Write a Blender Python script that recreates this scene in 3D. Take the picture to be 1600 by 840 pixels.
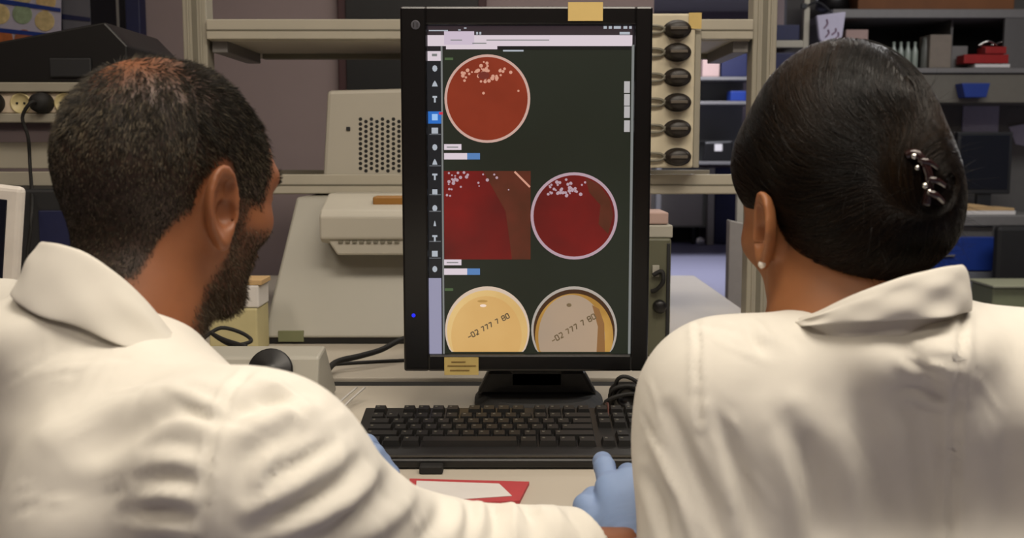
import bpy, bmesh, math, random
import numpy as np
from mathutils import Vector, Matrix, Euler

random.seed(7)
rng = np.random.default_rng(11)
for o in list(bpy.data.objects):
    bpy.data.objects.remove(o)
scene = bpy.context.scene
C = scene.collection

# ------------------------------------------------------------------ camera
FPX, PITCH, CAMZ = 1650.0, math.radians(6.5), 1.12
cd = bpy.data.cameras.new('camera')
cd.sensor_width = 36.0
cd.lens = 36.0 * FPX / 1600.0
cd.clip_start = 0.05
cam = bpy.data.objects.new('camera', cd)
C.objects.link(cam)
cam.location = (0, 0, CAMZ)
cam.rotation_euler = (math.pi / 2 - PITCH, 0, 0)
cd.dof.use_dof = True
cd.dof.focus_distance = 1.40
cd.dof.aperture_fstop = 9.0
scene.camera = cam
scene.view_settings.view_transform = 'Standard'
scene.view_settings.look = 'None'
scene.view_settings.gamma = 1
scene.view_settings.use_curve_mapping = False
scene.view_settings.exposure = 0.0

# ------------------------------------------------------------------ light
world = bpy.data.worlds.new('world')
scene.world = world
world.use_nodes = True
world.node_tree.nodes['Background'].inputs[0].default_value = (0.60, 0.58, 0.60, 1)
world.node_tree.nodes['Background'].inputs[1].default_value = 0.03


def area(name, loc, rot, sx, sy, power, col):
    l = bpy.data.lights.new(name, 'AREA')
    l.shape = 'RECTANGLE'
    l.size, l.size_y = sx, sy
    l.energy = power
    l.color = col
    o = bpy.data.objects.new(name, l)
    C.objects.link(o)
    o.location = loc
    o.rotation_euler = rot
    return o


WARM = (1.0, 0.91, 0.79)
area('ceiling_light_near', (0.25, 0.42, 2.72), (0, 0, 0), 1.2, 0.5, 30, WARM)
area('ceiling_fill_rear', (0.1, -1.0, 2.72), (0, 0, 0), 1.2, 0.5, 11.5, WARM)  # unseen fill lamp, added to brighten the backs of the coats
area('ceiling_light_right', (1.35, 0.75, 2.72), (0, 0, 0), 0.5, 0.9, 11, WARM)
area('ceiling_light_left', (-1.3, 0.35, 2.72), (0, 0, 0), 0.5, 1.2, 7, WARM)
area('ceiling_light_bench', (0.3, 2.5, 2.72), (0, 0, 0), 1.4, 0.35, 11, (0.98, 0.94, 0.88))
area('ceiling_light_far', (2.5, 4.2, 2.72), (0, 0, 0), 1.4, 0.6, 46, (0.95, 0.93, 0.92))
area('ceiling_light_back', (1.6, 9.3, 2.72), (0, 0, 0), 1.4, 0.8, 105, (0.9, 0.9, 1.0))


def P(x, y, D):
    """point where the sight line of picture position (x, y) reaches depth Y = D"""
    u, v = (x - 800) / FPX, (420 - y) / FPX
    d = (u, math.cos(PITCH) + v * math.sin(PITCH), -math.sin(PITCH) + v * math.cos(PITCH))
    t = D / d[1]
    return Vector((d[0] * t, D, CAMZ + d[2] * t))


def PX(x, y, D):
    return P(x, y, D).x


def PZ(y, D):
    return P(800, y, D).z


def lin(c):
    return tuple(((v / 255) / 12.92 if v / 255 <= 0.04045 else ((v / 255 + 0.055) / 1.055) ** 2.4) for v in c)


# ------------------------------------------------------------------ materials
MATS = {}


def mat(name, col, rough=0.6, metal=0.0, var=0.06, scale=30.0, bump=0.0, emit=None, estr=0.0, sss=0.0, alpha=None, spec=None, aniso_scale=None, coat=0.0, attr=None, attr_col=None):
    if name in MATS:
        return MATS[name]
    m = bpy.data.materials.new(name)
    m.use_nodes = True
    nt = m.node_tree
    b = nt.nodes['Principled BSDF']
    N = lambda t: nt.nodes.new(t)
    rgb = lin(col)
    tc = N('ShaderNodeTexCoord')
    mp = N('ShaderNodeMapping')
    nt.links.new(tc.outputs['Object'], mp.inputs[0])
    if aniso_scale:
        mp.inputs['Scale'].default_value = aniso_scale
    nz = N('ShaderNodeTexNoise')
    nz.inputs['Scale'].default_value = scale
    nz.inputs['Detail'].default_value = 5
    nt.links.new(mp.outputs[0], nz.inputs['Vector'])
    mr = N('ShaderNodeMapRange')
    mr.inputs[1].default_value, mr.inputs[2].default_value = 0.25, 0.75
    mr.inputs[3].default_value, mr.inputs[4].default_value = 1 - var, 1 + var
    nt.links.new(nz.outputs['Fac'], mr.inputs[0])
    mx = N('ShaderNodeVectorMath')
    mx.operation = 'SCALE'
    nt.links.new(mr.outputs[0], mx.inputs['Scale'])
    if attr:
        at = N('ShaderNodeAttribute')
        at.attribute_name = attr
        mm = N('ShaderNodeMix')
        mm.data_type = 'RGBA'
        mm.inputs[6].default_value = (*rgb, 1)
        mm.inputs[7].default_value = (*lin(attr_col), 1)
        nt.links.new(at.outputs['Fac'], mm.inputs[0])
        nt.links.new(mm.outputs[2], mx.inputs[0])
    else:
        mx.inputs[0].default_value = rgb
    nt.links.new(mx.outputs[0], b.inputs['Base Color'])
    b.inputs['Roughness'].default_value = rough
    b.inputs['Metallic'].default_value = metal
    if spec is not None:
        b.inputs['Specular IOR Level'].default_value = spec
    if coat:
        b.inputs['Coat Weight'].default_value = coat
    if sss:
        b.inputs['Subsurface Weight'].default_value = sss
        b.inputs['Subsurface Radius'].default_value = (0.010, 0.004, 0.002)
        b.inputs['Subsurface Scale'].default_value = 0.6
    if bump:
        bp = N('ShaderNodeBump')
        bp.inputs['Strength'].default_value = bump
        bp.inputs['Distance'].default_value = 0.002
        nt.links.new(nz.outputs['Fac'], bp.inputs['Height'])
        nt.links.new(bp.outputs[0], b.inputs['Normal'])
    if emit:
        b.inputs['Emission Color'].default_value = (*lin(emit), 1)
        b.inputs['Emission Strength'].default_value = estr
    if alpha is not None:
        b.inputs['Transmission Weight'].default_value = alpha
    MATS[name] = m
    return m


def wmat(name, ramp, fx='noise', scale=10.0, rough=0.7, emit=0.0):
    """a material of two or three colours laid out by noise, or emitting it like a lit screen"""
    if name in MATS:
        return MATS[name]
    m = bpy.data.materials.new(name)
    m.use_nodes = True
    nt = m.node_tree
    b = nt.nodes['Principled BSDF']
    tc = nt.nodes.new('ShaderNodeTexCoord')
    t = nt.nodes.new('ShaderNodeTexNoise')
    t.inputs['Scale'].default_value = scale
    t.inputs['Detail'].default_value = 3
    nt.links.new(tc.outputs['Object'], t.inputs['Vector'])
    cr = nt.nodes.new('ShaderNodeValToRGB')
    e = cr.color_ramp.elements
    e[0].position, e[0].color = ramp[0][0], (*lin(ramp[0][1]), 1)
    e[1].position, e[1].color = ramp[1][0], (*lin(ramp[1][1]), 1)
    for p_, c_ in ramp[2:]:
        q = e.new(p_)
        q.color = (*lin(c_), 1)
    nt.links.new(t.outputs['Fac'], cr.inputs[0])
    if emit:
        b.inputs['Base Color'].default_value = (0.004, 0.004, 0.004, 1)
        nt.links.new(cr.outputs[0], b.inputs['Emission Color'])
        b.inputs['Emission Strength'].default_value = emit
        b.inputs['Roughness'].default_value = 0.35
    else:
        nt.links.new(cr.outputs[0], b.inputs['Base Color'])
        b.inputs['Roughness'].default_value = rough
    MATS[name] = m
    return m


def emat(name, col, s=1.0):
    return mat(name, (4, 4, 4), 0.35, emit=col, estr=s, var=0)


# ------------------------------------------------------------------ objects
WL = {}


def tag(o, label=None, cat=None, group=None, kind=None):
    if label:
        o['label'] = label
    if cat:
        o['category'] = cat
    if group:
        o['group'] = group
    if kind:
        o['kind'] = kind
    return o


def thing(name, label, cat, loc, group=None):
    o = bpy.data.objects.new(name, None)
    C.objects.link(o)
    o.empty_display_size = 0.05
    o.location = loc
    WL[o] = Vector(loc)
    return tag(o, label, cat, group)


def link_mesh(name, me, parent=None, base=None, smooth=False):
    """me is in world coordinates; parent: the thing or part it belongs to"""
    o = bpy.data.objects.new(name, me)
    C.objects.link(o)
    if parent is not None:
        off = WL[parent]
        me.transform(Matrix.Translation(-off))
        o.parent = parent
        WL[o] = off
    else:
        if base is None:
            n = len(me.vertices)
            a = np.empty(n * 3, np.float32)
            me.vertices.foreach_get('co', a)
            a = a.reshape(-1, 3)
            lo, hi = a.min(0), a.max(0)
            base = Vector(((lo[0] + hi[0]) / 2, (lo[1] + hi[1]) / 2, lo[2]))
        me.transform(Matrix.Translation(-Vector(base)))
        o.location = base
        WL[o] = Vector(base)
    if smooth:
        me.polygons.foreach_set('use_smooth', [True] * len(me.polygons))
    me.update()
    return o


class MB:
    def __init__(self):
        self.bm = bmesh.new()
        self.mi = 0

    def _mk(self, verts, faces, M=None):
        vs = [self.bm.verts.new(M @ Vector(v) if M is not None else Vector(v)) for v in verts]
        fs = []
        for f in faces:
            try:
                q = self.bm.faces.new([vs[i] for i in f])
                q.material_index = self.mi
                fs.append(q)
            except ValueError:
                pass
        return vs, fs

    def bev(self, vs, fs, w, seg=2):
        if w <= 0:
            return
        ed = set()
        for f in fs:
            for e in f.edges:
                ed.add(e)
        r = bmesh.ops.bevel(self.bm, geom=list(ed), offset=w, segments=seg, profile=0.5, affect='EDGES', clamp_overlap=True)
        for f in r['faces']:
            f.material_index = self.mi

    def box(self, x0, x1, y0, y1, z0, z1, bev=0.002, M=None, seg=2):
        v = [(x, y, z) for x in (x0, x1) for y in (y0, y1) for z in (z0, z1)]
        f = [(0, 1, 3, 2), (4, 6, 7, 5), (0, 4, 5, 1), (2, 3, 7, 6), (0, 2, 6, 4), (1, 5, 7, 3)]
        vs, fs = self._mk(v, f, M)
        self.bev(vs, fs, min(bev, 0.45 * min(abs(x1 - x0), abs(y1 - y0), abs(z1 - z0))), seg)
        return self

    def prism(self, poly, y0, y1, bev=0.0, M=None, plane='xz'):
        n = len(poly)
        if plane == 'xz':
            v = [(a, y0, b) for a, b in poly] + [(a, y1, b) for a, b in poly]
        elif plane == 'yz':
            v = [(y0, a, b) for a, b in poly] + [(y1, a, b) for a, b in poly]
        else:
            v = [(a, b, y0) for a, b in poly] + [(a, b, y1) for a, b in poly]
        f = [tuple(range(n)), tuple(range(2 * n - 1, n - 1, -1))] + [(i, i + n, (i + 1) % n + n, (i + 1) % n) for i in range(n)]
        vs, fs = self._mk(v, f, M)
        bmesh.ops.recalc_face_normals(self.bm, faces=fs)
        self.bev(vs, fs, bev)
        return self

    def cyl(self, a, b, r, r2=None, n=24, bev=0.0):
        a, b = Vector(a), Vector(b)
        r2 = r if r2 is None else r2
        d = (b - a).normalized()
        q = d.to_track_quat('Z', 'Y').to_matrix()
        vs = []
        for c_, rr in ((a, r), (b, r2)):
            for i in range(n):
                t = 2 * math.pi * i / n
                vs.append(c_ + q @ Vector((rr * math.cos(t), rr * math.sin(t), 0)))
        f = [tuple(range(n - 1, -1, -1)), tuple(range(n, 2 * n))] + [(i, (i + 1) % n, (i + 1) % n + n, i + n) for i in range(n)]
        v_, f_ = self._mk(vs, f)
        if bev:
            ed = set(e for q_ in f_[:2] for e in q_.edges)
            rr = bmesh.ops.bevel(self.bm, geom=list(ed), offset=bev, segments=2, profile=0.5, affect='EDGES', clamp_overlap=True)
            for f2 in rr['faces']:
                f2.material_index = self.mi
        return self

    def lathe(self, prof, c, axis='Z', n=28):
        c = Vector(c)
        q = Vector({'Z': (0, 0, 1), 'Y': (0, -1, 0), 'X': (1, 0, 0)}[axis]).to_track_quat('Z', 'Y').to_matrix() if isinstance(axis, str) else Vector(axis).to_track_quat('Z', 'Y').to_matrix()
        vs = []
        for r, h in prof:
            for i in range(n):
                t = 2 * math.pi * i / n
                vs.append(c + q @ Vector((max(r, 1e-5) * math.cos(t), max(r, 1e-5) * math.sin(t), h)))
        f = []
        for k in range(len(prof) - 1):
            for i in range(n):
                f.append((k * n + i, k * n + (i + 1) % n, (k + 1) * n + (i + 1) % n, (k + 1) * n + i))
        f.append(tuple(range(n - 1, -1, -1)))
        f.append(tuple(range((len(prof) - 1) * n, len(prof) * n)))
        self._mk(vs, f)
        return self

    def tube(self, pts, r, n=8, closed=False):
        pts = [Vector(p) for p in pts]
        # smooth the polyline
        out = []
        m = len(pts)
        for i in range(m - 1):
            p0, p1, p2, p3 = pts[max(i - 1, 0)], pts[i], pts[i + 1], pts[min(i + 2, m - 1)]
            for k in range(6):
                t = k / 6
                out.append(0.5 * ((2 * p1) + (p2 - p0) * t + (2 * p0 - 5 * p1 + 4 * p2 - p3) * t * t + (3 * p1 - p0 - 3 * p2 + p3) * t ** 3))
        out.append(pts[-1])
        vs = []
        up = Vector((0.13, 0.2, 1)).normalized()
        for i, p in enumerate(out):
            d = (out[min(i + 1, len(out) - 1)] - out[max(i - 1, 0)]).normalized()
            s = d.cross(up)
            s = s.normalized() if s.length > 1e-4 else Vector((1, 0, 0))
            u = s.cross(d)
            for k in range(n):
                t = 2 * math.pi * k / n
                vs.append(p + (s * math.cos(t) + u * math.sin(t)) * r)
        f = []
        for i in range(len(out) - 1):
            for k in range(n):
                f.append((i * n + k, i * n + (k + 1) % n, (i + 1) * n + (k + 1) % n, (i + 1) * n + k))
        f.append(tuple(range(n)))
        f.append(tuple(range((len(out) - 1) * n, len(out) * n))[::-1])
        self._mk(vs, f)
        return self

    def build(self, name, m, parent=None, smooth=False, base=None):
        bmesh.ops.recalc_face_normals(self.bm, faces=self.bm.faces[:])
        me = bpy.data.meshes.new(name)
        self.bm.to_mesh(me)
        self.bm.free()
        for mm in (m if isinstance(m, (list, tuple)) else [m]):
            me.materials.append(mm)
        return link_mesh(name, me, parent, base, smooth)


def children(o):
    return [c for c in bpy.data.objects if c.parent == o]


def copy_tree(o, delta, label=None, kids=None):
    kids = {k: [c for c in bpy.data.objects if c.parent == k] for k in [o] + [c for c in bpy.data.objects if c.parent == o]} if kids is None else kids
    r = o.copy()
    C.objects.link(r)
    r.location = o.location + Vector(delta)
    if label:
        r['label'] = label
    for ch in kids.get(o, []):
        c = ch.copy()
        C.objects.link(c)
        c.parent = r
        for g in kids.get(ch, []):
            d = g.copy()
            C.objects.link(d)
            d.parent = c
    return r


def pbox(mb, x0, y0, x1, y1, D, depth, bev=0.003):
    """box whose front face at depth D covers that part of the view"""
    a, b = P(x0, y0, D), P(x1, y1, D)
    xa = P(x0, (y0 + y1) / 2, D).x
    xb = P(x1, (y0 + y1) / 2, D).x
    return mb.box(xa, xb, D, D + depth, b.z, a.z, bev)


def one(name, m, label, cat, fn, group=None, smooth=False):
    mb = MB()
    fn(mb)
    return tag(mb.build(name, m, None, smooth), label, cat, group)


def struct(name, mb, m):
    return tag(mb.build(name, m), kind='structure')
# ------------------------------------------------------------------ palette
M_wall = mat('mauve_plaster', (140, 126, 127), 0.85, var=0.03, scale=8, bump=0.1)
M_far = mat('pale_far_plaster', (128, 118, 124), 0.85, var=0.04, scale=5)
M_floor = mat('blue_grey_vinyl', (150, 150, 172), 0.45, var=0.05, scale=20)
M_ceil = mat('white_ceiling', (205, 203, 198), 0.9, var=0.02)
M_desk = mat('white_laminate', (186, 178, 164), 0.5, var=0.02, scale=12)
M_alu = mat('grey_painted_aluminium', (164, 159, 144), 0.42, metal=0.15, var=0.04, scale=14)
M_groove = mat('shadowed_groove_metal', (120, 116, 102), 0.5, metal=0.15, var=0.04)  # aluminium in a darker colour that carries the shade of the grooves
M_shelf = mat('cream_grey_shelf', (178, 172, 156), 0.5, var=0.03, scale=14)
M_inst = mat('cream_white_enamel', (166, 163, 152), 0.42, var=0.02, scale=10)
M_inst2 = mat('warm_white_casing', (182, 177, 164), 0.45, var=0.02, scale=10)
M_black = mat('black_plastic', (17, 16, 16), 0.42, var=0.1, scale=60)
M_gloss = mat('gloss_black_plastic', (10, 9, 9), 0.28, var=0.05)
M_rub = mat('black_rubber', (20, 19, 18), 0.7, var=0.1)
M_dark = mat('dark_charcoal', (30, 31, 34), 0.6, var=0.1)
M_navy = mat('navy_blue', (22, 28, 66), 0.5, var=0.08)
M_blue = mat('strong_blue_plastic', (24, 52, 128), 0.45, var=0.06)
M_yel = mat('yellow_note_paper', (214, 186, 118), 0.85, var=0.04)
M_white = mat('white_paper', (212, 208, 204), 0.85, var=0.03)
M_lav = mat('lavender_paper', (176, 172, 190), 0.8, var=0.05)
M_card = mat('tan_cardboard', (190, 158, 112), 0.85, var=0.06)
M_grey = mat('mid_grey_metal', (120, 118, 116), 0.5, metal=0.2, var=0.05)
M_greyd = mat('dim_grey_metal', (88, 86, 84), 0.5, var=0.05)
M_red = mat('red_card', (176, 62, 66), 0.7, var=0.06)
M_redp = mat('red_plastic', (150, 30, 28), 0.4, var=0.08)
M_pink = mat('dusty_pink_card', (176, 150, 142), 0.8, var=0.04)
M_brown = mat('brown_orange_board', (122, 76, 40), 0.7, var=0.15, scale=6)
M_olive = mat('olive_grey_metal', (92, 92, 74), 0.5, var=0.06)
M_chrome = mat('bright_metal', (210, 208, 200), 0.22, metal=1.0, var=0.02)
M_amber = mat('amber_wood', (150, 104, 42), 0.5, var=0.15, scale=12)
M_green = mat('sage_green_plastic', (120, 124, 92), 0.6, var=0.06)
M_lime = mat('olive_yellow_plastic', (146, 146, 60), 0.6, var=0.06)

# ------------------------------------------------------------------ room shell
RX0, RX1, RY0, RY1, RH = -3.2, 5.2, -2.6, 13.3, 2.8
struct('floor', MB().box(RX0, RX1, RY0, RY1, -0.1, 0, 0), M_floor)
struct('ceiling', MB().box(RX0, RX1, RY0, RY1, RH, RH + 0.1, 0), M_ceil)
struct('wall_left', MB().box(RX0 - 0.1, RX0, RY0, RY1, 0, RH, 0), M_wall)
struct('wall_right', MB().box(RX1, RX1 + 0.1, RY0, RY1, 0, RH, 0), M_wall)
struct('wall_back', MB().box(RX0, RX1, RY1, RY1 + 0.1, 0, RH, 0), M_far)
struct('wall_front', MB().box(RX0, RX1, RY0 - 0.1, RY0, 0, RH, 0), M_wall)
struct('wall_partition_left', MB().box(RX0, 0.45, 3.42, 3.52, 0, RH, 0), M_wall)
struct('wall_partition_right', MB().box(1.72, RX1, 6.75, 6.85, 0, RH, 0), mat('grey_plaster', (104, 102, 98), 0.85, var=0.04))

# ceiling lamps the light comes from
EML = mat('lamp_diffuser', (240, 235, 225), 0.6, emit=(255, 228, 190), estr=2.2, var=0)
lamps = [((0.1, -1.0), 1.2, 0.5, 'added fill lamp panel behind the two seated people'),  # panel added to go with the rear fill lamp
         ((0.25, 0.42), 1.2, 0.5, 'long ceiling lamp panel above the two seated people'),
         ((1.35, 0.75), 0.5, 0.9, 'ceiling lamp panel to the right above the woman'),
         ((-1.3, 0.35), 0.5, 1.2, 'ceiling lamp panel to the left above the man'),
         ((0.3, 2.5), 1.4, 0.35, 'narrow ceiling lamp over the bench rack')]
for (lx, ly), sx, sy, lab in lamps:
    t = thing('ceiling_lamp', lab, 'lamp', (lx, ly, RH), 'ceiling lamp panels')
    MB().box(lx - sx / 2 - 0.03, lx + sx / 2 + 0.03, ly - sy / 2 - 0.03, ly + sy / 2 + 0.03, RH - 0.05, RH, 0.004).build('lamp_housing', M_inst, t)
    MB().box(lx - sx / 2, lx + sx / 2, ly - sy / 2, ly + sy / 2, RH - 0.056, RH - 0.049, 0.001).build('diffuser', EML, t)

# ------------------------------------------------------------------ benches
DZ = 0.75
t = thing('front_desk', 'white laminate desk carrying the keyboard and the tall monitor', 'desk', (0, 1.25, 0))
MB().box(-1.7, 1.05, 0.92, 1.63, DZ - 0.03, DZ, 0.003).build('desktop', M_desk, t)
for lx in (-1.6, 0.95):
    for ly in (1.0, 1.55):
        MB().box(lx - 0.025, lx + 0.025, ly - 0.025, ly + 0.025, 0, DZ - 0.03, 0.003).build('leg', M_alu, t)
t = thing('rear_bench', 'white laminate bench behind the front desk, its far corner open on the right', 'bench', (-0.5, 2.35, 0))
MB().box(-1.7, PX(1085, 430, 3.08), 1.688, 3.08, DZ - 0.03, DZ, 0.003).build('worktop', M_desk, t)
for lx in (-1.6, 0.46):
    for ly in (1.72, 3.02):
        MB().box(lx - 0.025, lx + 0.025, ly - 0.025, ly + 0.025, 0, DZ - 0.03, 0.003).build('leg', M_alu, t)
MB().box(-1.6, 0.46, 1.70, 1.712, 0.25, DZ - 0.03, 0.002).build('front_panel', M_greyd, t)

# ------------------------------------------------------------------ bench rack
RD = 2.2
t = thing('bench_rack', 'grey aluminium rack with two shelves standing on the rear bench', 'rack', (-0.1, RD, DZ))


def post(xa, xb, z0, z1):
    mb = MB()
    w = xb - xa
    mb.box(xa, xb, RD, RD + w, z0, z1, 0.003)
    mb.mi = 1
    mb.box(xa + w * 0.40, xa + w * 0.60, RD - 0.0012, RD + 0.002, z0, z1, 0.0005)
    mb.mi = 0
    for k in (0.20, 0.72):
        mb.box(xa + w * k, xa + w * (k + 0.08), RD - 0.003, RD + 0.002, z0, z1, 0.001)
    return mb.build('post', [M_alu, M_groove], t)


post(PX(287, 100, RD), PX(325, 100, RD), DZ, 2.1)
post(PX(1175, 100, RD), PX(1213, 100, RD), DZ - 0.0, 2.1)
xl, xr = PX(325, 50, RD), PX(1175, 50, RD)
for nm, ya, yb in (('upper', 31, 62), ('lower', 272, 302)):
    mb = MB()
    za, zb = PZ(ya, RD), PZ(yb, RD)
    mb.box(xl, xr, RD - 0.012, RD + 0.010, zb, za, 0.002)            # front rail
    mb.box(xl, xr, RD + 0.010, RD + 0.44, zb - 0.002, zb + 0.016, 0.002)   # deck
    mb.box(xl, xr, RD + 0.43, RD + 0.45, zb, za, 0.002)
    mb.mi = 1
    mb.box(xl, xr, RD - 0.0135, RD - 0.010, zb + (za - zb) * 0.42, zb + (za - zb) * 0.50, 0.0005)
    mb.build('shelf', [M_shelf, M_groove], t)
# brackets under the upper shelf
MB().box(xl + 0.04, xr - 0.02, RD + 0.30, RD + 0.325, PZ(92, RD + 0.3), PZ(62, RD) + 0.001, 0.002).build('rear_beam', M_groove, t)
for xx in (xl + 0.004, xr - 0.036):
    MB().box(xx, xx + 0.032, RD + 0.012, RD + 0.30, PZ(88, RD + 0.1), PZ(62, RD) - 0.001, 0.002).build('bracket', M_grey, t)
# side arm shelf running left from the left post
xl2 = -1.62
zL0, zL1 = PZ(263, RD), PZ(222, RD)
mb = MB()
mb.box(xl2, PX(287, 100, RD), RD, RD + 0.02, zL0, zL1, 0.002)
mb.box(xl2, PX(287, 100, RD), RD - 0.008, RD + 0.02, PZ(290, RD), PZ(268, RD), 0.002)
mb.box(xl2, PX(287, 100, RD), RD + 0.02, RD + 0.42, PZ(290, RD), PZ(284, RD), 0.002)
mb.build('shelf', M_shelf, t)
mb = MB()
mb.box(xl2, xl2 + 0.05, RD, RD + 0.05, DZ, 2.1, 0.003)
mb.build('post', M_alu, t)

# socket trunking
SD = RD - 0.005
z0, z1 = PZ(192, SD), PZ(131, SD)
t = thing('socket_trunking', 'cream wall trunking with round sockets left of the man\'s head', 'socket strip', (-1.1, SD, z0))
xe = PX(287, 100, RD)
mb = MB()
mb.box(xl2, xe, SD - 0.045, SD + 0.003, PZ(178, SD), PZ(146, SD), 0.003)
mb.build('socket_channel', mat('cream_trunking', (206, 190, 168), 0.5), t)
mb = MB()
mb.box(xl2, xe, SD - 0.055, SD + 0.003, PZ(145.5, SD), z1, 0.002)
mb.box(xl2, xe, SD - 0.055, SD + 0.003, z0, PZ(178.5, SD), 0.002)
mb.build('trunking_edge', M_alu, t)
zc = PZ(161, SD - 0.05)
for px, black in ((-62, 0), (-10, 1), (31, 0), (67, 1), (100, 0), (135, 0)):
    cx = PX(px, 160, SD - 0.05)
    mb = MB()
    if black:
        mb.lathe([(0.019, -0.002), (0.021, 0.0), (0.021, 0.012), (0.018, 0.03), (0.010, 0.036)], (cx, SD - 0.045, zc), 'Y')
        o = mb.build('plug', M_rub, t, True)
    else:
        mb.lathe([(0.021, -0.001), (0.021, 0.003), (0.018, 0.0035), (0.0175, 0.0008), (0.0, 0.0008)], (cx, SD - 0.045, zc), 'Y')
        o = mb.build('socket', mat('ivory_socket', (202, 188, 140), 0.45), t, True)
        for s in (-1, 1):
            MB().cyl((cx + s * 0.0075, SD - 0.0445, zc), (cx + s * 0.0075, SD - 0.0475, zc), 0.0024, n=10).build('pin_hole', M_rub, o)
cx = PX(67, 160, SD - 0.05)
one('power_cable', M_rub, 'black cable hanging from the plug beside the man\'s head', 'cable',
    lambda m: m.tube([(cx, SD - 0.083, zc), (cx - 0.004, SD - 0.098, zc - 0.002), (cx - 0.022, SD - 0.095, zc - 0.03), P(44, 215, SD - 0.09), P(47, 260, SD - 0.09), P(50, 330, 2.0), P(40, 420, 1.99), (PX(20, 420, 1.98), 1.98, DZ + 0.004)], 0.0035), smooth=True)

# black instrument above the trunking, notice board behind
t = thing('black_instrument', 'black sloping instrument resting on the trunking at the upper left', 'instrument', (-1.1, SD, z1))
mb = MB()
pz = lambda y: PZ(y, SD)
Xa, Xb, Xc = -1.5, PX(170, 60, SD), PX(205, 100, SD)
zb_ = PZ(131, SD) + 0.001
mb.prism([(Xa, zb_), (Xc, zb_), (Xc, pz(72)), (Xb, pz(36)), (PX(0, 68, SD), pz(68)), (Xa, pz(84))], SD - 0.02, SD + 0.30, 0.004)
mb.build('casing', M_black, t)
MB().box(PX(-20, 80, SD), PX(6, 80, SD), SD - 0.024, SD - 0.019, pz(86), pz(78), 0.001).build('badge', M_grey, t)
mb = MB()
mb.box(PX(85, 100, SD), PX(150, 100, SD), SD - 0.026, SD - 0.019, pz(122), pz(92), 0.003)
mb.build('front_cover', M_dark, t)
MB().box(xl2, xe, SD + 0.003, SD + 0.32, PZ(137, SD), PZ(131, SD), 0.001).build('support_shelf', M_alu, t)

ND = 3.37
t = thing('display_board', 'dark glazed display board with a blue frame on the wall behind the man', 'board', (-1.9, ND, 1.2))
fx0, fx1 = PX(198, 40, ND), PX(221, 40, ND)
MB().box(fx0, fx1, ND - 0.01, ND + 0.048, 1.2, 2.5, 0.004).build('blue_frame', M_navy, t)
MB().box(PX(183, 40, ND), PX(187, 40, ND), ND - 0.004, ND + 0.002, 1.22, 2.48, 0.001).build('edge_strip', M_grey, t)
MB().box(-2.6, fx0, ND, ND + 0.048, 1.2, 2.5, 0.004).build('cabinet_body', mat('dark_glass_front', (22, 23, 30), 0.25, var=0.1, scale=4), t)
MB().box(PX(97, 10, ND), PX(141, 10, ND), ND - 0.004, ND + 0.001, PZ(55, ND), PZ(-30, ND), 0.001).build('grey_panel', mat('smoky_panel', (92, 92, 100), 0.5), t)
MB().prism([(PX(97, 10, ND), PZ(22, ND)), (PX(141, 10, ND), PZ(28, ND)), (PX(141, 10, ND), PZ(34, ND)), (PX(97, 10, ND), PZ(30, ND))], ND - 0.006, ND - 0.003).build('blue_stripe', M_navy, t)

PD = 3.34
t = thing('culture_poster', 'poster with rows of pale specimen photos and blue bands at the upper left corner', 'poster', (-1.5, PD, PZ(70, PD)))
q = lambda x, y: (PX(x, y, PD), PZ(y, PD))
MB().prism([q(-160, -70), q(95, -30), q(95, 62), q(-160, 66)], PD, PD + 0.004).build('sheet', M_lav, t)
MB().prism([q(-150, -26), q(95, 13), q(95, 19), q(-150, -16)], PD - 0.003, PD - 0.0005).build('blue_band', M_blue, t)
MB().prism([q(-150, 28), q(95, 54), q(95, 60), q(-150, 36)], PD - 0.003, PD - 0.0005).build('blue_band', M_blue, t)
specs = [(35, 22, (140, 158, 128)), (70, 33, (196, 176, 128)), (0, 22, (206, 186, 134)), (72, 2, (196, 170, 120)), (35, -8, (186, 172, 128)), (5, 60, (170, 96, 50)), (38, 62, (150, 90, 60)), (-40, 12, (200, 180, 120))]
for k, (x, y, c_) in enumerate(specs):
    cx_, cz_ = q(x, y)
    MB().lathe([(0.031, 0), (0.030, 0.001), (0.024, 0.0014), (0.0, 0.0014)], (cx_, PD - 0.001, cz_), 'Y', 20).build('specimen_photo', mat('specimen_tint_%d' % k, c_, 0.7, var=0.25, scale=60), t)
for k in range(3):
    MB().box(PX(-40 + k * 45, 20, PD), PX(-10 + k * 45, 20, PD), PD - 0.002, PD - 0.0003, PZ(47 + 4 * k, PD), PZ(44 + 4 * k, PD), 0).build('caption_line', M_grey, t)

# white framed screen at the left edge
WD = 1.34
t = thing('white_screen', 'white framed display with a dark screen at the left edge of the desk', 'display', (PX(-50, 400, WD), WD, DZ))
mb = MB()
x0_, x1_ = PX(-190, 380, WD), PX(46, 380, WD)
zt_, zb2 = PZ(291, WD), PZ(505, WD)
Ms = Matrix.Translation(Vector((x1_, WD, zb2))) @ Matrix.Rotation(math.radians(-9), 4, 'Y').inverted() @ Matrix.Identity(4)
Ms = Matrix.Translation(Vector((PX(22, 505, WD), WD, zb2))) @ Matrix.Rotation(math.radians(6.5), 4, 'Y')
H_ = zt_ - zb2
W_ = 0.24
mb.box(-W_, 0, 0, 0.016, 0, H_, 0.0075, Ms, 3)
mb.build('frame', mat('white_gloss_plastic', (212, 206, 198), 0.3), t)
MB().box(-W_ + 0.018, -0.018, -0.0012, 0.002, 0.018, H_ - 0.018, 0.001, Ms).build('screen', mat('dark_blue_screen', (16, 19, 30), 0.2), t)
MB().box(PX(-90, 500, WD), PX(-50, 500, WD), WD + 0.016, WD + 0.05, DZ + 0.012, zb2 + 0.08, 0.004).build('stand_neck', M_grey, t)
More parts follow.
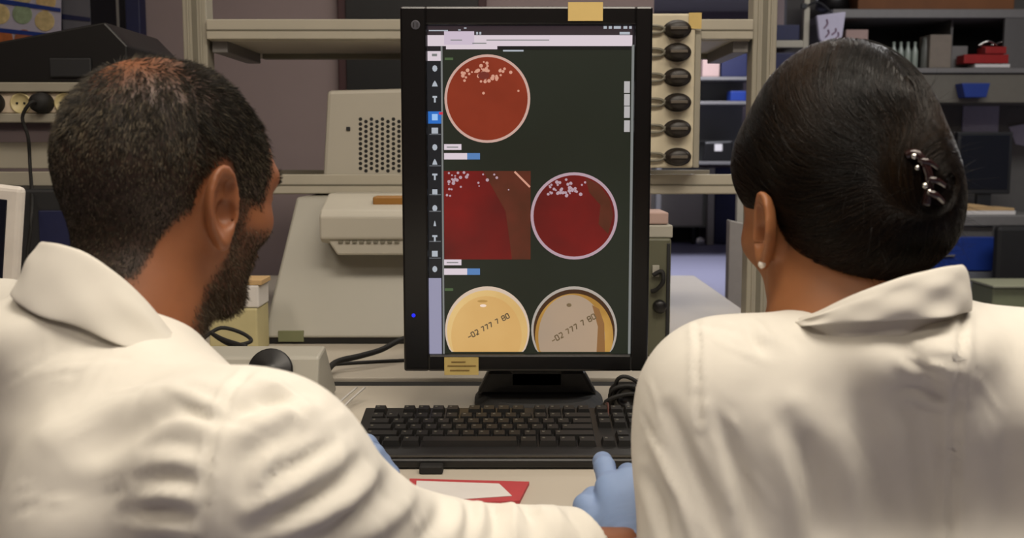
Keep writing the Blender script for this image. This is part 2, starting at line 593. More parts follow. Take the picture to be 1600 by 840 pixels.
MB().box(PX(-160, 500, WD), PX(10, 500, WD), WD - 0.02, WD + 0.12, DZ, DZ + 0.012, 0.005).build('stand_foot', M_grey, t)

t = thing('computer_tower', 'black computer case under the shelf left of the man\'s head', 'computer', (PX(60, 380, 2.0), 2.0, DZ))
MB().box(PX(-130, 380, 2.0), PX(110, 380, 2.0), 2.03, 2.4, DZ, PZ(296, 2.0), 0.006).build('case', M_dark, t)
MB().box(PX(52, 380, 2.0), PX(104, 380, 2.0), 2.026, 2.032, DZ + 0.03, PZ(330, 2.0), 0.002).build('front_grille', M_navy, t)

# dark framed window pane behind the rack
t = thing('wall_picture', 'dark framed picture on the mauve wall above the vented unit', 'picture', (PX(600, 60, 3.38), 3.38, 1.3))
MB().box(PX(527, 60, 3.38), PX(760, 60, 3.38), 3.39, 3.419, PZ(165, 3.38), PZ(-60, 3.38), 0.003).build('frame', mat('maroon_frame', (58, 30, 34), 0.5), t)
MB().box(PX(540, 60, 3.38), PX(748, 60, 3.38), 3.383, 3.391, PZ(155, 3.38), PZ(-50, 3.38), 0.002).build('panel', mat('near_black_panel', (14, 17, 20), 0.4), t)

# vented unit on the lower shelf
VD = RD - 0.02
t = thing('vented_unit', 'cream instrument with a black perforated vent on the lower shelf', 'instrument', (PX(620, 270, VD), VD, PZ(271, VD)))
zs = PZ(302, RD) + 0.016
mb = MB()
mb.prism([(PX(503, 268, VD + 0.03), zs), (PX(720, 268, VD + 0.03), zs), (PX(716, 140, VD + 0.03), PZ(136, VD + 0.03)), (PX(511, 140, VD + 0.03), PZ(141, VD + 0.03))], VD + 0.032, VD + 0.40, 0.008)
mb.build('casing', M_inst2, t, False)
MB().box(PX(541, 200, VD + 0.03), PX(547, 200, VD + 0.03), VD + 0.029, VD + 0.034, PZ(204, VD + 0.03), PZ(198, VD + 0.03), 0.0008).build('button', M_dark, t)
mb = MB()
k = 0
for r in range(11):
    for c in range(11):
        x = 563 + c * 8.6
        y = 186 + r * 7.7 + (3.8 if c % 2 else 0)
        if y > 268:
            continue
        cx_, cz_ = PX(x, y, VD + 0.03), PZ(y, VD + 0.03)
        mb.lathe([(0.0042, -0.002), (0.0042, 0.0004), (0.0, 0.0004)], (cx_, VD + 0.0322, cz_), 'Y', 6)
mb.build('vent_holes', M_rub, t)

# sloping cream instrument below the shelf
ID = 1.98
t = thing('sloping_instrument', 'large cream instrument with a sloping side and a jutting head below the shelf', 'instrument', (PX(560, 540, ID), ID, DZ))
zt = PZ(307, ID + 0.16)
mb = MB()
xa0, xa1 = PX(410, 540, ID), PX(760, 540, ID)
xb0, xb1 = PX(463, 306, ID + 0.14), PX(740, 306, ID + 0.14)
v = [(xa0, ID, DZ + 0.012), (xa1, ID, DZ + 0.012), (xa1, ID + 0.34, DZ + 0.012), (xa0 + 0.02, ID + 0.34, DZ + 0.012),
     (xb0, ID + 0.14, zt), (xb1, ID + 0.14, zt), (xb1, ID + 0.30, zt), (xb0 + 0.01, ID + 0.30, zt)]
vs, fs = mb._mk(v, [(0, 1, 5, 4), (1, 2, 6, 5), (2, 3, 7, 6), (3, 0, 4, 7), (4, 5, 6, 7), (3, 2, 1, 0)])
mb.bev(vs, fs, 0.006, 3)
mb.build('body', M_inst, t)
MB().box(xa0 + 0.01, xa1 - 0.01, ID + 0.005, ID + 0.33, DZ, DZ + 0.013, 0.002).build('base_shadow_gap', M_rub, t)  # black slab stands for the shadow gap beneath the instrument
HD = ID + 0.01
hx0, hx1 = PX(499, 350, HD), PX(700, 350, HD)
MB().prism([(HD, PZ(373, HD)), (HD, PZ(338, HD)), (HD + 0.012, PZ(328, HD)), (HD + 0.10, PZ(306, HD)), (HD + 0.2, PZ(306, HD)), (HD + 0.2, PZ(398, HD)), (HD + 0.015, PZ(380, HD))], hx0, hx1, 0.004, plane='yz').build('head_cover', M_inst2, t)
MB().prism([(hx0 + 0.012, PZ(374, HD)), (hx1, PZ(374, HD)), (hx1, PZ(399, HD)), (PX(526, 399, HD), PZ(399, HD))], HD + 0.006, HD + 0.18, 0.004).build('head_underside', M_inst2, t)
mb = MB()
for k in range(9):
    mb.box(PX(528 + k * 11, 378, HD), PX(535 + k * 11, 378, HD), HD + 0.003, HD + 0.008, PZ(380, HD), PZ(376, HD), 0.0005)
mb.build('head_vent', M_groove, t)
MB().box(PX(578, 318, HD), PX(650, 318, HD), HD + 0.04, HD + 0.09, PZ(333, HD + 0.04), PZ(307, HD + 0.04), 0.003).build('amber_strip', M_amber, t)
MB().box(PX(434, 520, ID), PX(474, 520, ID), ID + 0.002, ID + 0.012, PZ(534, ID), PZ(517, ID), 0.0005).build('rating_label', M_green, t)

# papers and box at the foot of the instrument, left
one('cardboard_box', mat('buff_card', (190, 180, 136), 0.85), 'buff cardboard box on the bench behind the man\'s beard', 'box',
    lambda m: m.box(PX(326, 500, 1.88), PX(402, 500, 1.88), 1.88, 1.97, DZ, PZ(482, 1.88), 0.003))
one('paper_stack', M_white, 'white paper stack lying on the buff cardboard box', 'paper',
    lambda m: m.box(PX(345, 460, 1.885), PX(404, 460, 1.885), 1.885, 1.965, PZ(482, 1.88) + 0.0005, PZ(446, 1.885), 0.003))
one('envelope', M_card, 'tan envelope lying on the white paper stack', 'paper',
    lambda m: m.box(PX(365, 440, 1.885), PX(408, 440, 1.885), 1.888, 1.96, PZ(446, 1.885) + 0.0004, PZ(438, 1.885), 0.001))
one('cable_coil', M_rub, 'thin black cable looped on the bench under the man\'s chin', 'cable',
    lambda m: m.tube([P(318, 528, 1.80), P(345, 512, 1.82), P(378, 520, 1.82), P(392, 533, 1.80), P(360, 538, 1.78), P(330, 520, 1.80), P(350, 530, 1.78), P(385, 541, 1.76)], 0.0035), smooth=True)
one('power_lead', M_rub, 'black lead running from the knob unit towards the monitor', 'cable',
    lambda m: m.tube([P(505, 590, 1.60) , P(524, 566, 1.72), P(562, 556, 1.75), P(596, 546, 1.78), P(628, 530, 1.82), P(670, 520, 1.9)], 0.005), smooth=True)
one('thin_lead', M_rub, 'thin black lead lying flat behind the monitor', 'cable',
    lambda m: m.tube([(PX(520, 568, 1.78), 1.78, DZ + 0.003), (PX(580, 566, 1.80), 1.80, DZ + 0.003), (PX(660, 560, 1.82), 1.82, DZ + 0.003), (PX(760, 560, 1.84), 1.84, DZ + 0.003)], 0.003), smooth=True)
one('gap_strip', M_rub, 'black strip filling the gap between desk and bench', 'channel',
    lambda m: m.box(-1.65, 1.0, 1.632, 1.686, DZ - 0.05, DZ - 0.006, 0.002))  # black block set in the gap, just below both tops

# knob unit
KD = 1.44
t = thing('knob_unit', 'cream control box with a round black knob beside the man\'s shoulder', 'control box', (PX(430, 640, KD), KD, DZ))
MB().prism([(KD - 0.03, DZ + 0.004), (KD, PZ(557, KD)), (KD + 0.05, PZ(550, KD)), (KD + 0.14, DZ + 0.004)], PX(312, 600, KD), PX(500, 600, KD), 0.004, plane='yz').build('housing', M_inst, t)
for xx in (PX(345, 600, KD), PX(500, 600, KD)):
    MB().cyl((xx, KD + 0.02, DZ), (xx, KD + 0.02, DZ + 0.006), 0.008).build('foot', M_rub, t)
kc = P(424, 579, KD - 0.004)
MB().lathe([(0.029, -0.004), (0.031, -0.001), (0.031, 0.004), (0.029, 0.006), (0.012, 0.0062), (0.010, 0.009), (0, 0.009)], kc + Vector((0, -0.005, 0.001)), (0, -0.92, 0.39)).build('knob', M_black, t, True)
for i, (dx, dz_) in enumerate(((0, 0), (0.012, 0.0))):
    o = one('plastic_loop', M_chrome if 0 else mat('clear_grey_plastic', (186, 182, 176), 0.35), ['left', 'right'][i] + ' of the two thin pale plastic inoculation sticks leaning by the knob unit', 'stick',
        lambda m: m.tube([(PX(507, 650, 1.40) + dx, 1.40, DZ + 0.003), (PX(522, 625, 1.43) + dx, 1.46, DZ + 0.012), (PX(549, 603, 1.47) + dx, 1.52, DZ + 0.022)], 0.0016), 'inoculation sticks', True)

# right olive device with boxes on it
OD = 1.86
t = thing('olive_device', 'tall olive grey laboratory device just right of the monitor', 'device', (PX(1010, 510, OD), OD, DZ))
MB().box(PX(985, 450, OD), PX(1048, 450, OD), OD, OD + 0.14, DZ, PZ(372, OD), 0.004).build('casing', M_olive, t)
MB().box(PX(1041, 450, OD), PX(1046, 450, OD), OD - 0.003, OD + 0.002, DZ + 0.008, PZ(380, OD), 0.001).build('side_rail', M_dark, t)
MB().lathe([(0.012, 0), (0.012, 0.01), (0.007, 0.014), (0, 0.014)], P(1030, 478, OD), 'Y').build('knob', M_black, t, True)
MB().tube([P(1020, 430, OD - 0.006), P(1034, 424, OD - 0.008), P(1036, 440, OD - 0.012), P(1026, 452, OD - 0.008), P(1018, 455, OD - 0.004)], 0.004).build('hose', M_rub, t, True)
MB().box(PX(1019, 420, OD), PX(1030, 420, OD), OD - 0.004, OD + 0.002, PZ(432, OD), PZ(414, OD), 0.001).build('gauge', M_inst, t)
zo = PZ(372, OD)
one('carton', M_inst, 'white carton lying on top of the olive device', 'box',
    lambda m: m.box(PX(980, 360, OD), PX(1052, 360, OD), OD + 0.005, OD + 0.12, zo + 0.0005, PZ(352, OD), 0.002))
z2_ = PZ(352, OD) + 0.001
one('pink_box', M_pink, 'small dusty pink box on the white carton beside the monitor', 'box',
    lambda m: m.box(PX(985, 340, OD), PX(1046, 340, OD), OD + 0.01, OD + 0.11, z2_, PZ(332, OD), 0.003))

# vertical panel with six black plugs, standing on the lower shelf
QD = RD - 0.06
t = thing('plug_panel', 'cream upright panel with six round black plugs right of the monitor', 'plug panel', (PX(1050, 260, QD), QD, PZ(262, QD)))
mb = MB()
mb.box(PX(1005, 140, QD), PX(1085, 140, QD), QD, QD + 0.045, PZ(262, QD), PZ(21, QD), 0.004)
mb.build('panel', mat('cream_panel', (212, 202, 176), 0.5), t)
mb = MB()
mb.box(PX(1086, 140, QD), PX(1096, 140, QD), QD + 0.01, QD + 0.045, PZ(262, QD), PZ(45, QD), 0.002)
mb.build('side_flange', M_alu, t)
for y in (46, 82, 121, 160, 201, 245):
    c0 = P(1058, y, QD)
    mb = MB()
    Mx = Matrix.Translation(c0) @ Matrix.Scale(1.5, 4, Vector((1, 0, 0)))
    n0 = len(mb.bm.verts)
    mb.lathe([(0.0185, -0.001), (0.0185, 0.004), (0.0165, 0.0045), (0.015, 0.022), (0.011, 0.027), (0, 0.027)], (0, 0, 0), 'Y', 28)
    for v_ in mb.bm.verts:
        v_.co = Mx @ v_.co
    pl = mb.build('plug', mat('brown_black_plug', (38, 32, 27), 0.45), t, True)
    MB().box(c0.x - 0.017, c0.x + 0.017, c0.y - 0.030, c0.y - 0.024, c0.z - 0.003, c0.z + 0.003, 0.001).build('grip_ridge', mat('worn_plug_ridge', (92, 84, 74), 0.5), pl)
    for dy in (-4, 4):
        MB().tube([c0 + Vector((-0.024, -0.004, dy * 0.001)), P(1032, y + dy * 1.2, QD - 0.006), P(1005, y + dy * 1.5, QD - 0.006)], 0.0028, 6).build('lead', M_groove, pl, True)
one('sticky_note', M_yel, 'yellow sticky note on the upper right corner of the plug panel', 'note',
    lambda m: m.box(PX(1076, 34, QD), PX(1096, 34, QD), QD - 0.002, QD - 0.0004, PZ(45, QD), PZ(20, QD), 0))
for o_ in (1,):
    one('shelf_bracket', M_rub, 'small black clip on the lower shelf rail near the woman\'s hair', 'clip',
        lambda m: m.box(PX(1148, 277, RD), PX(1157, 277, RD), RD - 0.02, RD - 0.0125, PZ(280, RD), PZ(273, RD), 0.002))

# free-standing pale board behind the right post
one('pale_board', mat('pale_grey_board', (168, 164, 160), 0.7), 'pale grey upright board standing on the floor behind the right post', 'board',
    lambda m: m.prism([(PX(1139, 400, 3.25), 0.0), (PX(1168, 400, 3.25), 0.0), (PX(1168, 400, 3.25), PZ(351, 3.25)), (PX(1139, 400, 3.25), PZ(344, 3.25))], 3.25, 3.30, 0.003))
one('tall_board', mat('white_board', (186, 186, 178), 0.7), 'narrow white upright panel behind the pale grey board', 'board',
    lambda m: m.box(PX(1152, 320, 3.4), PX(1176, 320, 3.4), 3.4, 3.43, 0, PZ(300, 3.4), 0.003))
# ------------------------------------------------------------------ far cabinets seen under the shelf
FD = 12.4
t = thing('far_cabinet', 'low pale cabinet on feet at the far end of the room', 'cabinet', (PX(1060, 330, FD), FD, 0))
mb = MB(); pbox(mb, 960, 262, 1104, 355, FD, 0.6, 0.01); mb.build('carcass', mat('pale_green_grey', (150, 150, 134), 0.6), t)
mb = MB(); pbox(mb, 962, 300, 1098, 352, FD - 0.02, 0.02, 0.004); mb.build('door', M_shelf, t)
for x in (975, 1030, 1086):
    MB().cyl((PX(x, 365, FD), FD + 0.1, 0), (PX(x, 365, FD), FD + 0.1, PZ(355, FD)), 0.03).build('foot', M_dark, t)
MB().box(PX(960, 300, FD), PX(1104, 300, FD), FD + 0.45, FD + 0.47, 0, PZ(352, FD), 0).build('dark_gap_sheet', M_rub, t)  # black sheet stands for the shade under the raised cabinet
MB().box(PX(1104, 300, FD), PX(1114, 300, FD), FD - 0.1, FD, 0.0, PZ(262, FD), 0.004).build('end_post', M_alu, t)
one('floor_wheel', M_chrome, 'small bright castor on the floor under the far cabinet', 'castor',
    lambda m: m.lathe([(0.035, -0.02), (0.05, -0.015), (0.05, 0.015), (0.035, 0.02)], (PX(1094, 365, FD - 0.14), FD - 0.14, 0.05), 'Y'), smooth=True)
one('blue_cabinet', M_navy, 'dark navy cabinet beside the far pale cabinet', 'cabinet',
    lambda m: m.box(PX(1117, 300, FD), PX(1240, 300, FD), FD, FD + 0.5, 0, PZ(262, FD), 0.01))

# far storage rack seen above the lower shelf
GD = 10.5
t = thing('far_storage_rack', 'grey storage rack at the far end seen between plug panel and right post', 'rack', (PX(1140, 260, GD), GD, 0))
gx0, gx1 = PX(1028, 100, GD), PX(1178, 100, GD)
MB().box(gx0, gx1, GD + 0.46, GD + 0.48, PZ(258, GD), PZ(60, GD), 0.002).build('back_panel', mat('smoke_grey_panel', (112, 114, 112), 0.5, var=0.1, scale=2), t)
for y in (252, 158, 120, 60):
    MB().box(gx0, gx1, GD, GD + 0.46, PZ(y + 5, GD), PZ(y, GD), 0.004).build('shelf', M_grey, t)
for x in (gx0, gx1 - 0.05):
    MB().box(x, x + 0.05, GD - 0.01, GD + 0.05, 0, PZ(60, GD), 0.004).build('upright', M_grey, t)


def gbox(name, m, label, cat, x0, y0, x1, ysh, dep=0.3, D=None, dz=0.002, grp=None):
    D = GD + 0.02 if D is None else D
    zb = PZ(ysh, GD) + dz
    return one(name, m, label, cat, lambda b: b.box(PX(x0, y0, D), PX(x1, y0, D), D, D + dep, zb, PZ(y0, D), 0.008), grp)


gbox('pink_carton', M_pink, 'pale pink carton on the far rack next to the blue box', 'box', 1098, 84, 1125, 120)
gbox('blue_box', M_navy, 'dark blue box on the far rack left of the right post', 'box', 1128, 84, 1168, 120)
gbox('blue_tape_tray', M_blue, 'small bright blue tray on the middle shelf of the far rack', 'tray', 1142, 142, 1166, 158, 0.2)
t = thing('black_case', 'black case with a white square label on the far rack', 'case', (PX(1120, 245, GD), GD, PZ(252, GD)))
b0 = PZ(252, GD) + 0.002
MB().prism([(PX(1098, 240, GD), b0), (PX(1150, 240, GD), b0), (PX(1146, 220, GD), PZ(219, GD)), (PX(1102, 220, GD), PZ(221, GD))], GD + 0.02, GD + 0.35, 0.02).build('body', M_black, t)
MB().box(PX(1117, 230, GD), PX(1129, 230, GD), GD + 0.012, GD + 0.021, PZ(236, GD), PZ(225, GD), 0.002).build('label_square', M_white, t)

# ------------------------------------------------------------------ right hand background, furniture by the grey partition
BD = 6.2
t = thing('rack_upright_frame', 'pale storage frame with two shelves right of the near post', 'rack', (PX(1235, 200, 5.6), 5.6, 0))
E = 5.6
for xa_, xb_ in ((1205, 1211), (1254, 1263)):
    MB().box(PX(xa_, 100, E), PX(xb_, 100, E), E, E + 0.04, 0, PZ(-60, E), 0.003).build('upright', M_alu, t)
for y in (63, 118, 190):
    MB().box(PX(1205, y, E), PX(1263, y, E), E + 0.002, E + 0.40, PZ(y + 11, E), PZ(y, E), 0.003).build('shelf', M_alu, t)
MB().box(PX(1211, 30, E), PX(1254, 30, E), E + 0.38, E + 0.40, PZ(190, E), PZ(-60, E), 0.002).build('back_panel', M_wall, t)
one('blue_file_box', M_navy, 'dark blue file box on the top shelf right of the near post', 'box', lambda m: m.box(PX(1212, 50, E), PX(1251, 50, E), E + 0.02, E + 0.3, PZ(63, E) + 0.002, PZ(38, E), 0.004))
one('blue_file_box', M_navy, 'dark blue file box on the shelf just above the woman\'s hair', 'box', lambda m: m.box(PX(1212, 90, E), PX(1246, 90, E), E + 0.02, E + 0.3, PZ(118, E) + 0.002, PZ(82, E), 0.004))
one('pale_bottle', M_white, 'small white bottle on the top shelf beside the blue file box', 'bottle',
    lambda m: m.lathe([(0.012, 0), (0.012, 0.05), (0.006, 0.06), (0.006, 0.075), (0, 0.075)], (PX(1214, 40, E + 0.03), E + 0.35, PZ(63, E) + 0.001)), smooth=True)

# wall cupboard with open front
t = thing('wall_cupboard', 'open grey wall cupboard with laboratory stores at the upper right', 'cupboard', (PX(1450, 100, BD), BD, PZ(160, BD)))
cx0, cx1 = PX(1300, 60, BD), PX(1700, 60, BD)
MB().box(cx0, cx1, BD, BD + 0.5, PZ(28, BD), PZ(14, BD), 0.004).build('top_board', M_grey, t)
MB().box(cx0, cx1, BD, BD + 0.5, PZ(114, BD), PZ(106, BD), 0.004).build('shelf', M_grey, t)
MB().box(cx0, cx1, BD + 0.02, BD + 0.5, PZ(160, BD), PZ(115, BD), 0.004).build('apron_panel', mat('warm_grey_board', (104, 100, 90), 0.7), t)
MB().box(cx0, cx1, BD + 0.50, BD + 0.52, PZ(160, BD), PZ(14, BD), 0.002).build('back_board', mat('dark_green_black', (26, 31, 32), 0.6), t)
MB().box(cx0, cx0 + 0.02, BD, BD + 0.5, PZ(114, BD), PZ(28, BD), 0.002).build('side_board', M_greyd, t)
MB().box(PX(1570, 60, BD), cx1, BD + 0.005, BD + 0.03, PZ(106, BD), PZ(28, BD), 0.002).build('door', M_greyd, t)
MB().box(PX(1496, 60, BD), PX(1500, 60, BD), BD + 0.1, BD + 0.5, PZ(106, BD), PZ(28, BD), 0.002).build('divider', M_greyd, t)
zs_ = PZ(106, BD) + 0.002
one('storage_crate', M_brown, 'brown orange box lying on top of the wall cupboard', 'box', lambda m: m.box(PX(1345, 0, BD), PX(1592, 0, BD), BD + 0.05, BD + 0.4, PZ(14, BD) + 0.002, PZ(-40, BD), 0.006))
one('black_bag', M_black, 'black bag lying on the cupboard top left of the brown box', 'bag', lambda m: m.lathe([(0.06, 0), (0.10, 0.03), (0.09, 0.10), (0.05, 0.16), (0.0, 0.17)], (PX(1317, 5, BD) , BD + 0.2, PZ(14, BD) + 0.001)), smooth=True)
one('beige_carton', mat('beige_carton', (128, 118, 106), 0.8), 'beige upright carton inside the wall cupboard', 'box', lambda m: m.box(PX(1456, 80, BD), PX(1490, 80, BD), BD + 0.03, BD + 0.2, zs_, PZ(53, BD), 0.004))
one('grey_carton', M_grey, 'grey carton in the cupboard below the metal clutter', 'box', lambda m: m.box(PX(1500, 90, BD) + 0.003, PX(1528, 90, BD), BD + 0.14, BD + 0.3, zs_, PZ(68, BD), 0.004))
for k, x in enumerate((1396, 1407, 1418, 1429)):
    one('glass_bottle', mat('milky_glass', (150, 160, 150), 0.25), ['leftmost', 'second from the left', 'third from the left', 'rightmost'][k] + ' of the four small milky bottles in the wall cupboard', 'bottle',
        lambda m: m.lathe([(0.017, 0), (0.018, 0.005), (0.018, 0.10), (0.008, 0.13), (0.008, 0.155), (0.0, 0.155)], (PX(x, 90, BD + 0.1), BD + 0.1, zs_), n=16), 'bottles in the wall cupboard', True)
one('plastic_jug', mat('cloudy_plastic', (104, 106, 100), 0.4), 'cloudy plastic jug left of the beige carton', 'jug', lambda m: m.lathe([(0.027, 0), (0.029, 0.01), (0.027, 0.12), (0.018, 0.16), (0.018, 0.18), (0, 0.18)], (PX(1445.5, 90, BD + 0.1), BD + 0.1, zs_)), smooth=True)
# red trays
zz = zs_
for k, (xa_, xb_, m_, l_) in enumerate(((1530, 1585, M_white, 'white tray at the bottom of the pile under the red racks'), (1512, 1582, M_redp, 'lower red tube rack in the cupboard pile'), (1545, 1578, M_redp, 'upper short red tube rack in the cupboard pile'))):
    h = (0.02, 0.05, 0.04)[k]
    def fn(mb, xa_=xa_, xb_=xb_, h=h, zz=zz):
        X0, X1 = PX(xa_, 100, BD - 0.05), PX(xb_, 100, BD - 0.05)
        mb.box(X0, X1, BD + 0.001, BD + 0.005 + 0.11, zz, zz + h, 0.003)
        for q_ in range(5):
            xc = X0 + (X1 - X0) * (q_ + 0.5) / 5
            mb.cyl((xc, BD + 0.05, zz + h), (xc, BD + 0.05, zz + h + 0.004), 0.012, n=12)
    one('tube_rack' if k else 'tray', m_, l_, 'rack' if k else 'tray', fn)
    zz += h + 0.0045
one('metal_clutter', M_chrome, 'bright metal clamp lying on the red racks in the cupboard', 'clamp',
    lambda m: (m.tube([(PX(1535, 60, BD), BD + 0.05, zz + 0.006), (PX(1550, 60, BD), BD + 0.04, zz + 0.03), (PX(1565, 60, BD), BD + 0.05, zz + 0.006)], 0.006), m.tube([(PX(1540, 60, BD), BD + 0.06, zz + 0.006), (PX(1560, 60, BD), BD + 0.09, zz + 0.012), (PX(1574, 60, BD), BD + 0.06, zz + 0.03)], 0.005)), smooth=True)
# hanging lavender sheet
HDp = 5.55
t = thing('hanging_pouch', 'lavender patterned pouch hanging above the woman\'s head', 'pouch', (PX(1300, 70, HDp), HDp, PZ(78, HDp)))
MB().prism([(PX(1276, 20, HDp), PZ(24, HDp)), (PX(1322, 20, HDp), PZ(18, HDp)), (PX(1316, 60, HDp), PZ(58, HDp)), (PX(1290, 76, HDp), PZ(76, HDp)), (PX(1280, 60, HDp), PZ(60, HDp))], HDp, HDp + 0.03, 0.006).build('pouch_body', M_lav, t)
for (a_, b_, c_, d_) in ((1292, 30, 1288, 44), (1294, 46, 1290, 58), (1306, 44, 1300, 54), (1310, 50, 1304, 62)):
    MB().tube([P(a_, b_, HDp - 0.002), P((a_ + c_) / 2 + 3, (b_ + d_) / 2, HDp - 0.002), P(c_, d_, HDp - 0.002)], 0.004, 6).build('printed_squiggle', mat('plum_print', (110, 80, 100), 0.7), t)
MB().tube([P(1262, 8, HDp + 0.04), P(1280, 4, HDp + 0.02), P(1300, 20, HDp + 0.015)], 0.005, 6).build('hanging_loop', M_dark, t)
MB().box(PX(1255, 6, HDp), PX(1264, 6, HDp), HDp + 0.03, HDp + 0.05, PZ(12, HDp), PZ(4, HDp), 0.002).build('hook', M_dark, t)
one('pink_parcel', M_pink, 'flat pink box on the cupboard shelf above the woman\'s parting', 'box', lambda m: m.box(PX(1322, 55, BD), PX(1357, 55, BD), BD + 0.003, BD + 0.2, zs_, PZ(46, BD), 0.004))

# desk corner with monitor
t = thing('far_desk', 'grey desk in the right background with a blue drawer unit', 'desk', (PX(1540, 340, BD - 0.2), BD - 0.2, 0))
TD = BD - 0.35
ztd = PZ(336, TD)
MB().box(PX(1425, 345, TD), PX(1640, 345, TD), TD, BD + 0.4, ztd - 0.06, ztd, 0.006).build('desktop', M_grey, t)
MB().box(PX(1440, 400, TD), PX(1553, 400, TD), TD + 0.03, BD + 0.3, 0.0, ztd - 0.06, 0.004).build('drawer_unit', M_greyd, t)
dr = MB().box(PX(1444, 400, TD), PX(1553, 400, TD), TD + 0.008, TD + 0.03, PZ(423, TD), PZ(370, TD), 0.004).build('blue_drawer', M_blue, t)
MB().box(PX(1455, 400, TD), PX(1492, 400, TD), TD - 0.004, TD + 0.008, PZ(401, TD), PZ(398, TD), 0.002).build('handle', M_chrome, dr)
dr = MB().box(PX(1444, 450, TD), PX(1551, 450, TD), TD + 0.008, TD + 0.03, PZ(520, TD), PZ(425, TD), 0.004).build('grey_drawer', mat('steel_grey_drawer', (104, 106, 112), 0.5), t)
t = thing('far_monitor', 'switched off dark monitor on the far desk', 'monitor', (PX(1540, 300, BD), BD, ztd))
MB().box(PX(1495, 250, BD), PX(1581, 250, BD), BD, BD + 0.05, PZ(303, BD), PZ(206, BD), 0.006).build('bezel', M_dark, t)
MB().box(PX(1500, 250, BD), PX(1576, 250, BD), BD - 0.003, BD + 0.002, PZ(296, BD), PZ(211, BD), 0.002).build('screen', mat('blue_black_screen', (24, 28, 36), 0.25), t)
MB().box(PX(1528, 310, BD), PX(1550, 310, BD), BD + 0.01, BD + 0.05, ztd, PZ(302, BD), 0.004).build('stand', M_dark, t)
MB().box(PX(1508, 330, BD), PX(1570, 330, BD), BD - 0.06, BD + 0.1, ztd, ztd + 0.012, 0.003).build('foot', M_dark, t)
zp = ztd + 0.001
for k, (xa_, xb_, h, m_, l_) in enumerate(((1482, 1590, 0.022, M_white, 'bottom white folder in the stack on the far desk'), (1486, 1588, 0.014, M_card, 'tan folder in the middle of the stack on the far desk'), (1490, 1560, 0.03, M_card, 'top tan envelope of the stack on the far desk'))):
    def fn(mb, k=k, xa_=xa_, xb_=xb_, h=h, zp=zp):
        mb.prism([(PX(xa_, 325, TD), zp), (PX(xb_, 325, TD), zp), (PX(xb_ - (20 if k == 2 else 0), 325, TD), zp + h * (0.5 if k == 2 else 1)), (PX(xa_ + 4, 325, TD), zp + h)], TD + 0.02, TD + 0.22, 0.002)
    one('folder', m_, l_, 'folder', fn, 'folders on the far desk')
    zp += h + 0.001
one('wall_paper', M_lav, 'pale sheet pinned to the wall above the far monitor', 'paper', lambda m: m.box(PX(1505, 180, 6.735), PX(1561, 180, 6.735), 6.735, 6.748, PZ(215, 6.735), PZ(161, 6.735), 0.001))
one('wall_paper', M_lav, 'pale sheet pinned to the wall at the right edge, by the far monitor', 'paper', lambda m: m.prism([(PX(1578, 180, 6.735), PZ(198, 6.735)), (PX(1640, 180, 6.735), PZ(186, 6.735)), (PX(1640, 180, 6.735), PZ(235, 6.735)), (PX(1590, 180, 6.735), PZ(225, 6.735))], 6.735, 6.748))
one('blue_bin', M_blue, 'small blue storage bin hanging under the wall cupboard', 'bin', lambda m: m.prism([(PX(1499, 150, BD), PZ(153, BD)), (PX(1532, 150, BD), PZ(153, BD)), (PX(1537, 150, BD), PZ(131, BD)), (PX(1493, 150, BD), PZ(131, BD))], BD - 0.08, BD + 0.018, 0.004))
one('yellow_bottle', M_lime, 'olive yellow bottle on the far desk at the right edge', 'bottle', lambda m: m.lathe([(0.04, 0), (0.042, 0.01), (0.042, 0.2), (0.02, 0.24), (0.02, 0.27), (0, 0.27)], (PX(1604, 290, BD), BD - 0.1, ztd + 0.001)), smooth=True)
one('dark_chair_back', M_rub, 'black chair back against the far desk at the right edge', 'chair', lambda m: m.box(PX(1556, 400, 5.7), PX(1660, 400, 5.7), 5.70, 5.76, 0.0, PZ(352, 5.7), 0.03))
t = thing('green_crate', 'sage green crate behind the woman\'s right shoulder', 'crate', (PX(1590, 460, 5.2), 5.2, 0))
MB().box(PX(1551, 460, 5.2), PX(1680, 460, 5.2), 5.2, 5.45, 0.0, PZ(449, 5.2), 0.01).build('crate_body', M_green, t)
MB().box(PX(1549, 447, 5.2), PX(1682, 447, 5.2), 5.18, 5.47, PZ(449, 5.2), PZ(445, 5.2), 0.004).build('rim', mat('pale_sage_rim', (156, 156, 128), 0.6), t)
# ------------------------------------------------------------------ monitor
MD = 1.455


def mz(y):
    return PZ(y, MD)


xm0, xm1 = -0.1515, 0.1905          # outer frame (taken half way up)
zm0, zm1 = mz(578), mz(11)
sx0, sx1 = PX(669, 300, MD), PX(988, 300, MD)
sz0, sz1 = mz(552), mz(40)
xm0, xm1 = PX(629, 300, MD), PX(1015, 300, MD)
# screen-plane mapping: picture position -> x, z on the screen (verticals converge slightly)


def S(x, y):
    return PX(x, y, MD), PZ(y, MD)


t = thing('monitor', 'tall black monitor turned upright, showing photos of culture plates', 'monitor', ((xm0 + xm1) / 2, MD + 0.05, DZ))
mb = MB()
for (a, b, c, d) in ((xm0, sx0, zm0, zm1), (sx1, xm1, zm0, zm1)):
    mb.box(a, b, MD - 0.008, MD + 0.035, c, d, 0.003)
mb.box(sx0 - 0.002, sx1 + 0.002, MD - 0.008, MD + 0.035, zm0, sz0, 0.003)
mb.box(sx0 - 0.002, sx1 + 0.002, MD - 0.008, MD + 0.035, sz1, zm1, 0.003)
mb.build('bezel', M_gloss, t)
MB().box(xm0 + 0.02, xm1 - 0.02, MD + 0.03, MD + 0.075, zm0 + 0.03, zm1 - 0.03, 0.015).build('rear_shell', M_black, t)
scr = MB().box(sx0 - 0.001, sx1 + 0.001, MD - 0.0005, MD + 0.01, sz0 - 0.001, sz1 + 0.001, 0).build('screen', emat('screen_base_glow', (30, 26, 30), 1.0), t)
LY = [0.0]


